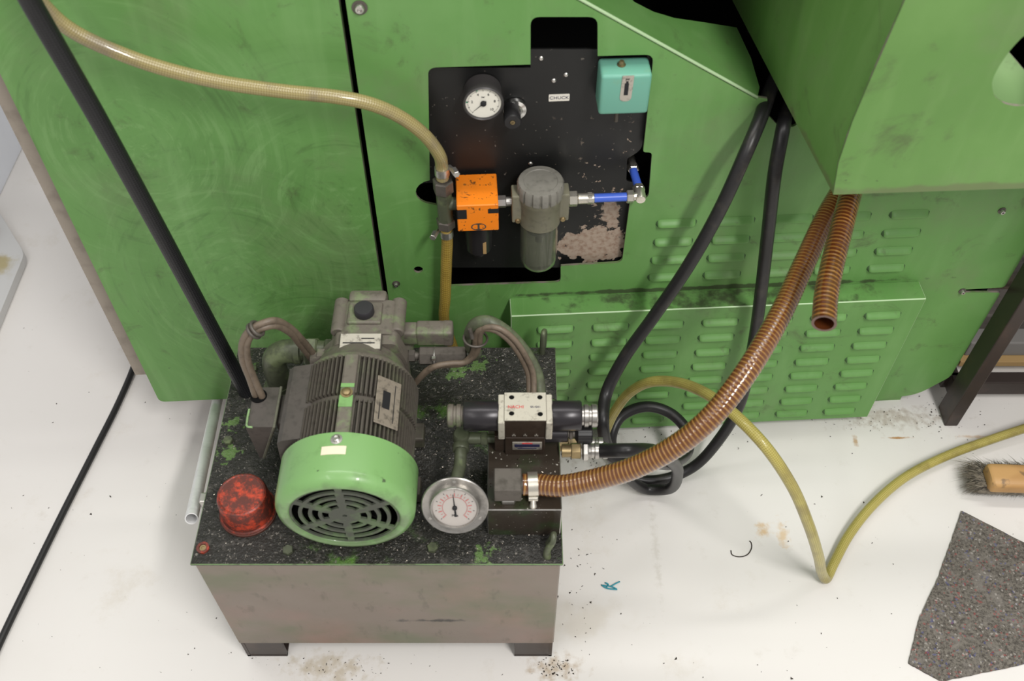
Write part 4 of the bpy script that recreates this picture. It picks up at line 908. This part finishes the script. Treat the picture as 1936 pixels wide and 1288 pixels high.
for a in (90, 210, 330):
    bm = B(); lathe(bm, GX @ Vector((.038 * math.cos(R_(a)), .038 * math.sin(R_(a)), -.0012)), gn, [(.0022, 0), (.0022, .0012), (.001, .0012)], 14); link('flange_screw', bm, M_steel, fg, 35)
sc = gc - gn * .02 + Vector((0, 0, .003)); e1_ = Vector((-.0695, .742, .418))
bm = B(); tube(bm, [sc, sc + Vector((.001, .03, .0)), Vector((-.0705, .70, .416)), Vector((-.0700, .728, .418)), e1_], .0085, 20); lathe(bm, Vector((-.0700, .722, .418)), Yb, [(.0108, 0), (.0115, .001), (.0115, .009), (.0108, .01)], 24); stp = link('stem_pipe', bm, M_pipe, hg, 50)
bm = B(); lathe(bm, e1_ + Vector((0, 0, -.012)), Z, [(.0105, 0), (.0115, .002), (.0115, .022), (.0095, .025)], 24); cyl(bm, e1_, e1_ + ex * .03, .0085); hexnut(bm, e1_ + ex * .026, e1_ + ex * .036, .0105); cyl(bm, e1_ + ex * .03, e1_ + ex * .052, .0065); link('elbow', bm, M_pipe, stp, 35)

# ------------------------------------------------------------------ big amber suction hose
sf2 = thing('hose_fitting', 'square dark steel elbow fitting screwed on the manifold holding the amber hose', 'fitting', (-.005, .66, .41))
bm = B(); box(bm, (-.0055, .660, .433), (.036, .034, .029), bev=.0012, seg=1); link('elbow_block', bm, M_dsteel, sf2)
bm = B(); hexnut(bm, (-.005, .656, .4095), (-.005, .656, .42), .0155, math.pi / 6); link('base_nut', bm, M_steel, sf2, 30)
bm = B(); cyl(bm, (.011, .660, .433), (.03, .660, .433), .0125); link('hose_tail', bm, M_dsteel, sf2, 40)
bm = B(); cyl(bm, (.021, .660, .433), (.034, .6605, .4333), .0168); cyl(bm, (.022, .648, .419), (.034, .648, .419), .0045); cyl(bm, (.028, .652, .421), (.028, .640, .412), .0042); lathe(bm, (.028, .642, .413), (0, -.8, -.6), [(.005, 0), (.005, .004), (.003, .006), (.0005, .006)], 16); link('hose_clamp', bm, M_nickel, sf2, 35)
BP = [Vector((.014, .660, .433)), Vector((.03, .6603, .433)), atd(1060, 919, 1.280), atd(1120, 908, 1.268), atd(1200, 884, 1.245), atd(1280, 842, 1.220), atd(1345, 788, 1.205), atd(1410, 705, 1.205), atd(1470, 605, 1.235), atd(1520, 500, 1.28), atd(1562, 410, 1.325), atd(1600, 345, 1.37), atd(1625, 305, 1.40)]
hose('suction_hose', BP, .0145, M_spiral, 'long amber spiral ribbed hose curving from the square fitting up to the green guard', seg=28, step=.0013, ridge=.0002, pitch=.0056)
SP = [atd(1622, 330, 1.33), atd(1607, 372, 1.285), atd(1592, 430, 1.245), atd(1574, 500, 1.205), atd(1562, 560, 1.175), atd(1558, 612, 1.15)]
hose('drain_hose', SP, .0143, M_spiral2, 'short amber spiral hose with open cut end hanging under the green guard', seg=28, step=.0013, ridge=.0002, pitch=.0056, open_end=True)

# ------------------------------------------------------------------ black hydraulic hoses on the right
def fitting(p0, label, nm='hose_coupling'):
    t = thing(nm, label, 'coupling', p0, 'couplings of the black hoses')
    bm = B(); cyl(bm, p0 - ex * .012, p0 + ex * .002, .009); hexnut(bm, p0, p0 + ex * .014, .0115, .2); link('nut', bm, M_brass, t, 30)
    bm = B(); hexnut(bm, p0 + ex * .016, p0 + ex * .024, .0135, .4); link('hex_collar', bm, M_steel, t, 30)
    bm = B(); lathe(bm, p0 + ex * .024, ex, [(.0105, 0), (.0112, .003), (.0100, .004), (.0100, .008), (.0115, .009), (.0115, .014), (.0100, .015), (.0100, .019), (.0112, .02), (.0112, .026)], 28); link('crimp_sleeve', bm, M_gsteel, t, 30)
    return p0 + ex * .026
f1 = Vector((.080, .7215, .4185)); e1h = fitting(f1, 'bright brass and steel coupling in front of the manifold under the adjusting knob')
f2 = Vector((.078, .752, .385)); e2h = fitting(f2, 'hose coupling lower and farther back on the manifold side')
rb = .0098
HA = [aty(1482, 105, 1.26), aty(1470, 138, 1.17), aty(1456, 171, 1.105), atm(1436, 228, .022), atm(1412, 285, .055), atm(1362, 395, .075), atm(1300, 505, .09), atm(1235, 600, .10), atm(1178, 680, .12), atm(1146, 745, .15), aty(1140, 800, .86), aty(1150, 850, .86), aty(1176, 890, .875), atz(1222, 925, .02), atz(1262, 925, .035), atd(1281, 893, 1.62), atd(1262, 866, 1.47), atd(1228, 852, 1.36), atd(1185, 852, 1.31), e1h + ex * .012, e1h - ex * .006]
hose('hydraulic_hose', HA, rb, M_rubber, 'left black rubber hose slanting across the louvred panel to the brass coupling', 'hose', 'black rubber hoses')
HB = [aty(1512, 148, 1.26), aty(1498, 180, 1.165), aty(1487, 209, 1.10), atm(1479, 250, .024), atm(1466, 320, .05), atm(1452, 440, .06), atm(1438, 560, .07), atm(1423, 660, .08), atm(1398, 765, .10), atd(1362, 828, 1.74), atz(1312, 882, .03), atz(1255, 906, .012), atz(1205, 905, .014), atz(1166, 868, .03), atd(1156, 826, 1.755), atd(1174, 788, 1.755), atd(1222, 769, 1.75), atd(1268, 782, 1.745), atd(1299, 815, 1.73), atd(1301, 850, 1.69), atd(1272, 876, 1.60), atd(1222, 872, 1.47), atd(1175, 872, 1.40), e2h + ex * .014, e2h - ex * .006]
hose('hydraulic_hose', HB, rb, M_rubber, 'right black rubber hose behind the amber hose, coiled in a loop on the floor', 'hose', 'black rubber hoses')

# yellow hose on the right
YP = [atd(1128, 850, 1.80), atd(1142, 822, 1.74), atd(1160, 782, 1.68), atd(1190, 743, 1.62), atd(1228, 723, 1.57), atd(1272, 722, 1.53), atd(1325, 739, 1.47), atd(1385, 781, 1.40), atd(1445, 842, 1.37), atd(1495, 915, 1.40), atd(1528, 990, 1.47), atd(1547, 1050, 1.56), atd(1555, 1085, 1.645), atz(1562, 1094, .0095), atz(1576, 1066, .010), atz(1605, 1012, .014), atz(1650, 955, .02), atz(1712, 902, .022), atz(1790, 862, .022), atz(1860, 836, .025), atz(1950, 806, .03), atz(2050, 775, .03)]
hose('water_hose', YP, .0086, M_yellow, 'yellow braided hose arching beside the tank, kinked on the floor and leaving to the right')

# ------------------------------------------------------------------ steel stand on the right
sd = thing('steel_stand', 'dark brown steel stand standing right of the green machine', 'stand', (1.0, 1.15, 0))
x0 = .822
for (lx_, ly_) in ((x0, 1.041), (x0, 1.55), (1.40, 1.041), (1.40, 1.55)):
    bm = B(); box(bm, (lx_ + .0125, ly_ + .0225, .4), (.025, .045, .80), bev=.002); link('leg', bm, M_stand, sd)
bm = B(); box(bm, (x0 + .30, 1.107, .048), (.58, .026, .038), bev=.002); link('rail', bm, M_stand, sd)
bm = B(); box(bm, (x0 + .30, 1.565, .048), (.58, .026, .038), bev=.002); link('rail', bm, M_stand, sd)
bm = B(); box(bm, (x0 + .013, 1.32, .048), (.026, .42, .038), bev=.002); link('rail', bm, M_stand, sd)
bm = B(); box(bm, (x0 + .30, 1.30, .785), (.62, .55, .03), bev=.002); link('top', bm, M_stand, sd)
bm = B(); box(bm, (x0 + .33, 1.236, .037), (.56, .15, .014), bev=.001); tag(link('wood_plank', bm, M_plank), 'raw wooden plank resting on the low rails of the stand', 'plank')
bm = B(); box(bm, (x0 + .32, 1.231, .064), (.52, .11, .04), bev=.003); tag(link('stone_block', bm, M_concrete), 'grey block stacked on the wooden plank in the stand', 'slab')
bm = B(); box(bm, (x0 + .33, 1.245, .105), (.50, .07, .042), bev=.004); tag(link('steel_bar', bm, M_box), 'dark grey bar topmost of the stack in the stand', 'bar')
bm = B(); box(bm, (x0 + .22, 1.40, .20), (.34, .14, .40), bev=.003); tag(link('metal_box', bm, M_steel), 'metal block behind the grey block in the stand', 'block')

# ------------------------------------------------------------------ hand brush
hb_ = thing('hand_brush', 'wooden hand brush with dark grey bristles lying on the floor at the right edge', 'brush', atz(1890, 905, 0))
a0 = atz(1872, 903, .052); a1 = a0 + Vector((.26, -.010, .0)); dx = (a1 - a0).normalized()
bm = B(); FB = frame(a0, dx, Vector((0, 1, 0)))
prof = rnd([(-.024, -.014), (.024, -.014), (.024, .010), (.014, .016), (-.014, .016), (-.024, .010)], .006, 4)
secs = [(-.0045, .82), (-.002, .95), (.002, 1.0), (.26, .95)]; rings = []
for h, k in secs: rings.append([bm.verts.new(FB @ Vector((h, p[0] * k, p[1] * k))) for p in prof])
for i in range(len(rings) - 1):
    for k in range(len(prof)): bm.faces.new((rings[i][k], rings[i][(k + 1) % len(prof)], rings[i + 1][(k + 1) % len(prof)], rings[i + 1][k]))
bm.faces.new(rings[0][::-1]); bm.faces.new(rings[-1]); link('wood_back', bm, M_wood, hb_, 40)
bm = B()
for k in range(9000):
    u = random.random() ** 1.3; v = random.uniform(-.6, 1); root = FB @ Vector((-.006 + .25 * u, v * .022, -.010))
    end_ = max(0, 1 - u * 8)
    tip = root + dx * (-.040 * end_ * random.random() ** .6 + random.gauss(0, .004)) + Vector((random.gauss(0, .0025), (.010 + .030 * random.random()) * max(0, v + .1) + random.gauss(0, .0025), 0))
    tip.z = random.uniform(.001, .034); wd = .00055; sv = Vector((random.gauss(0, 1), random.gauss(0, 1), .2)).normalized() * wd
    md = (root + tip) / 2 + Vector((random.gauss(0, .002), random.gauss(0, .002), .006))
    A = [bm.verts.new(root + sv), bm.verts.new(root - sv), bm.verts.new(md - sv * .9), bm.verts.new(md + sv * .9), bm.verts.new(tip)]
    bm.faces.new((A[0], A[1], A[2], A[3])); bm.faces.new((A[3], A[2], A[4]))
bs = link('bristles', bm, M_hair, hb_); bs['kind'] = 'stuff'
bm = B(); cb = FB @ Vector((.10, .0, -.022)); box(bm, (.112, .012, -.026), (.262, .056, .022), FB, bev=.009, seg=3); link('bristle_root', bm, M_hair, hb_)

# ------------------------------------------------------------------ felt mat
fp = [atz(x, y, .004) for x, y in [(1818, 966), (1975, 1046), (2100, 1110), (2080, 1210), (1936, 1256), (1780, 1288), (1718, 1254), (1738, 1170), (1775, 1090), (1800, 1020)]]
cen = sum(fp, Vector()) / len(fp); bm = B(); outl = []
for i, p in enumerate(fp):
    q = fp[(i + 1) % len(fp)]
    for k in range(14): outl.append(p.lerp(q, k / 14) + Vector((random.gauss(0, .0003), random.gauss(0, .0003), 0)))
def hgt(p): return .0045 + .0025 * math.sin(p.x * 23 + p.y * 9) * math.sin(p.y * 19) + .0012
rgs = []
for t in (1, .92, .8, .65, .5, .35, .2, .08):
    rgs.append([bm.verts.new(Vector(((cen + (p - cen) * t).x, (cen + (p - cen) * t).y, (hgt(cen + (p - cen) * t) if t < 1 else .0042)))) for p in outl])
base = [bm.verts.new(Vector((p.x, p.y, .0003))) for p in outl]; n = len(outl)
for a, b in zip([base] + rgs[:-1], rgs):
    for k in range(n): bm.faces.new((a[k], a[(k + 1) % n], b[(k + 1) % n], b[k]))
bm.faces.new(rgs[-1]); bm.faces.new(base[::-1]); tag(link('felt_mat', bm, M_felt, smooth=50), 'piece of speckled grey felt lying on the floor at lower right', 'mat')

# ------------------------------------------------------------------ cabinet and tray at the far left
bm = B(); box(bm, (-1.48, 2.1, .5), (.60, 2.2, 1.0), bev=.004); cb_ = link('white_cabinet', bm, M_cab); tag(cb_, 'pale bluish white cabinet side at the upper left edge behind the machine', 'cabinet')
ty = thing('grey_tray', 'flat light grey sheet metal tray with rounded corner on the floor at left', 'tray', (-1.1, 1.4, 0))
tp_ = [(-1.172, .9), (-1.046, .9), (-1.052, 1.472), (-1.172, 1.632)]
bm = B(); plate(bm, rnd(tp_, [.0, .0, .02, 0], 6), [], lambda s, y, d: Vector((s, y, .022 - d)), .02); link('sheet', bm, M_tray, ty)
bm = B(); box(bm, (-1.142, 1.50, .028), (.022, .10, .012), bev=.002); link('bracket', bm, M_dsteel, ty)

# ------------------------------------------------------------------ small litter on the floor
def flat(px, py): return atz(px, py, .0012)
bm = B()
for pts in ([(1137, 1106), (1146, 1112), (1156, 1114), (1167, 1115)], [(1146, 1112), (1150, 1105), (1144, 1102)], [(1155, 1109), (1165, 1103), (1172, 1100)], [(1140, 1107), (1155, 1109), (1166, 1114)]):
    tube(bm, [atz(x, y, .003) for x, y in pts], .0012, 6, .003)
tag(link('plastic_scrap', bm, M_inkteal), 'tiny blue green plastic scrap on the floor right of the tank', 'scrap')
bm = B(); tube(bm, [flat(x, y) for x, y in [(1382, 1041), (1384, 1049), (1398, 1053), (1413, 1049), (1421, 1036), (1420, 1026), (1417, 1023)]], .0009, 6, .003); tag(link('wire_curl', bm, M_crumb), 'thin dark curled wire lying on the open floor', 'wire')
def flake(bm, p, r, mi=0):
    v = [bm.verts.new(p + Vector((random.uniform(-r, r), random.uniform(-r, r), random.uniform(0, r * .8)))) for _ in range(4)]
    for f in ((0, 1, 2), (0, 2, 3), (0, 3, 1), (1, 3, 2)): bm.faces.new([v[i] for i in f])
bm = B()
for k in range(3600):
    x = random.uniform(TX0 + .004, TX1 - .004); y = random.uniform(TY0 + .004, TY1 - .004)
    if x < -.28 and random.random() < .75: continue
    flake(bm, Vector((x, y, TZ)), random.uniform(.0004, .0014))
for k in range(70): flake(bm, Vector((random.uniform(-.03, .064), random.uniform(.637, .715), .4102)), random.uniform(.0006, .0016))
tag(link('metal_swarf', bm, M_swarf), 'fine glittering metal chips scattered over the oily tank lid', 'metal chips', kind='stuff')
bm = B()
def scat(n, px, py, sx_, sy_, r0, r1):
    for k in range(n): flake(bm, atz(px + random.gauss(0, sx_), py + random.gauss(0, sy_), .0002), random.uniform(r0, r1))
scat(110, 1660, 792, 80, 14, .0006, .0022); scat(50, 1780, 790, 40, 20, .0008, .003); scat(60, 1100, 870, 30, 25, .0008, .003); scat(50, 1090, 1110, 25, 60, .0008, .0028)
scat(60, 1050, 1262, 20, 10, .0008, .003); scat(70, 640, 1262, 90, 12, .0006, .002); scat(60, 1250, 830, 60, 15, .0006, .002)
for k in range(260):
    x, y = random.uniform(0, 1936), random.uniform(600, 1288); flake(bm, atz(x, y, .0002), random.uniform(.0006, .0019))
for x, y in ((1497, 1283), (1440, 938), (1277, 1246), (209, 940), (172, 972), (1632, 950), (1554, 940)): flake(bm, atz(x, y, .0002), .0027)
tag(link('dark_crumbs', bm, M_crumb), 'dark crumbs and chips scattered over the white floor', 'debris', kind='stuff')
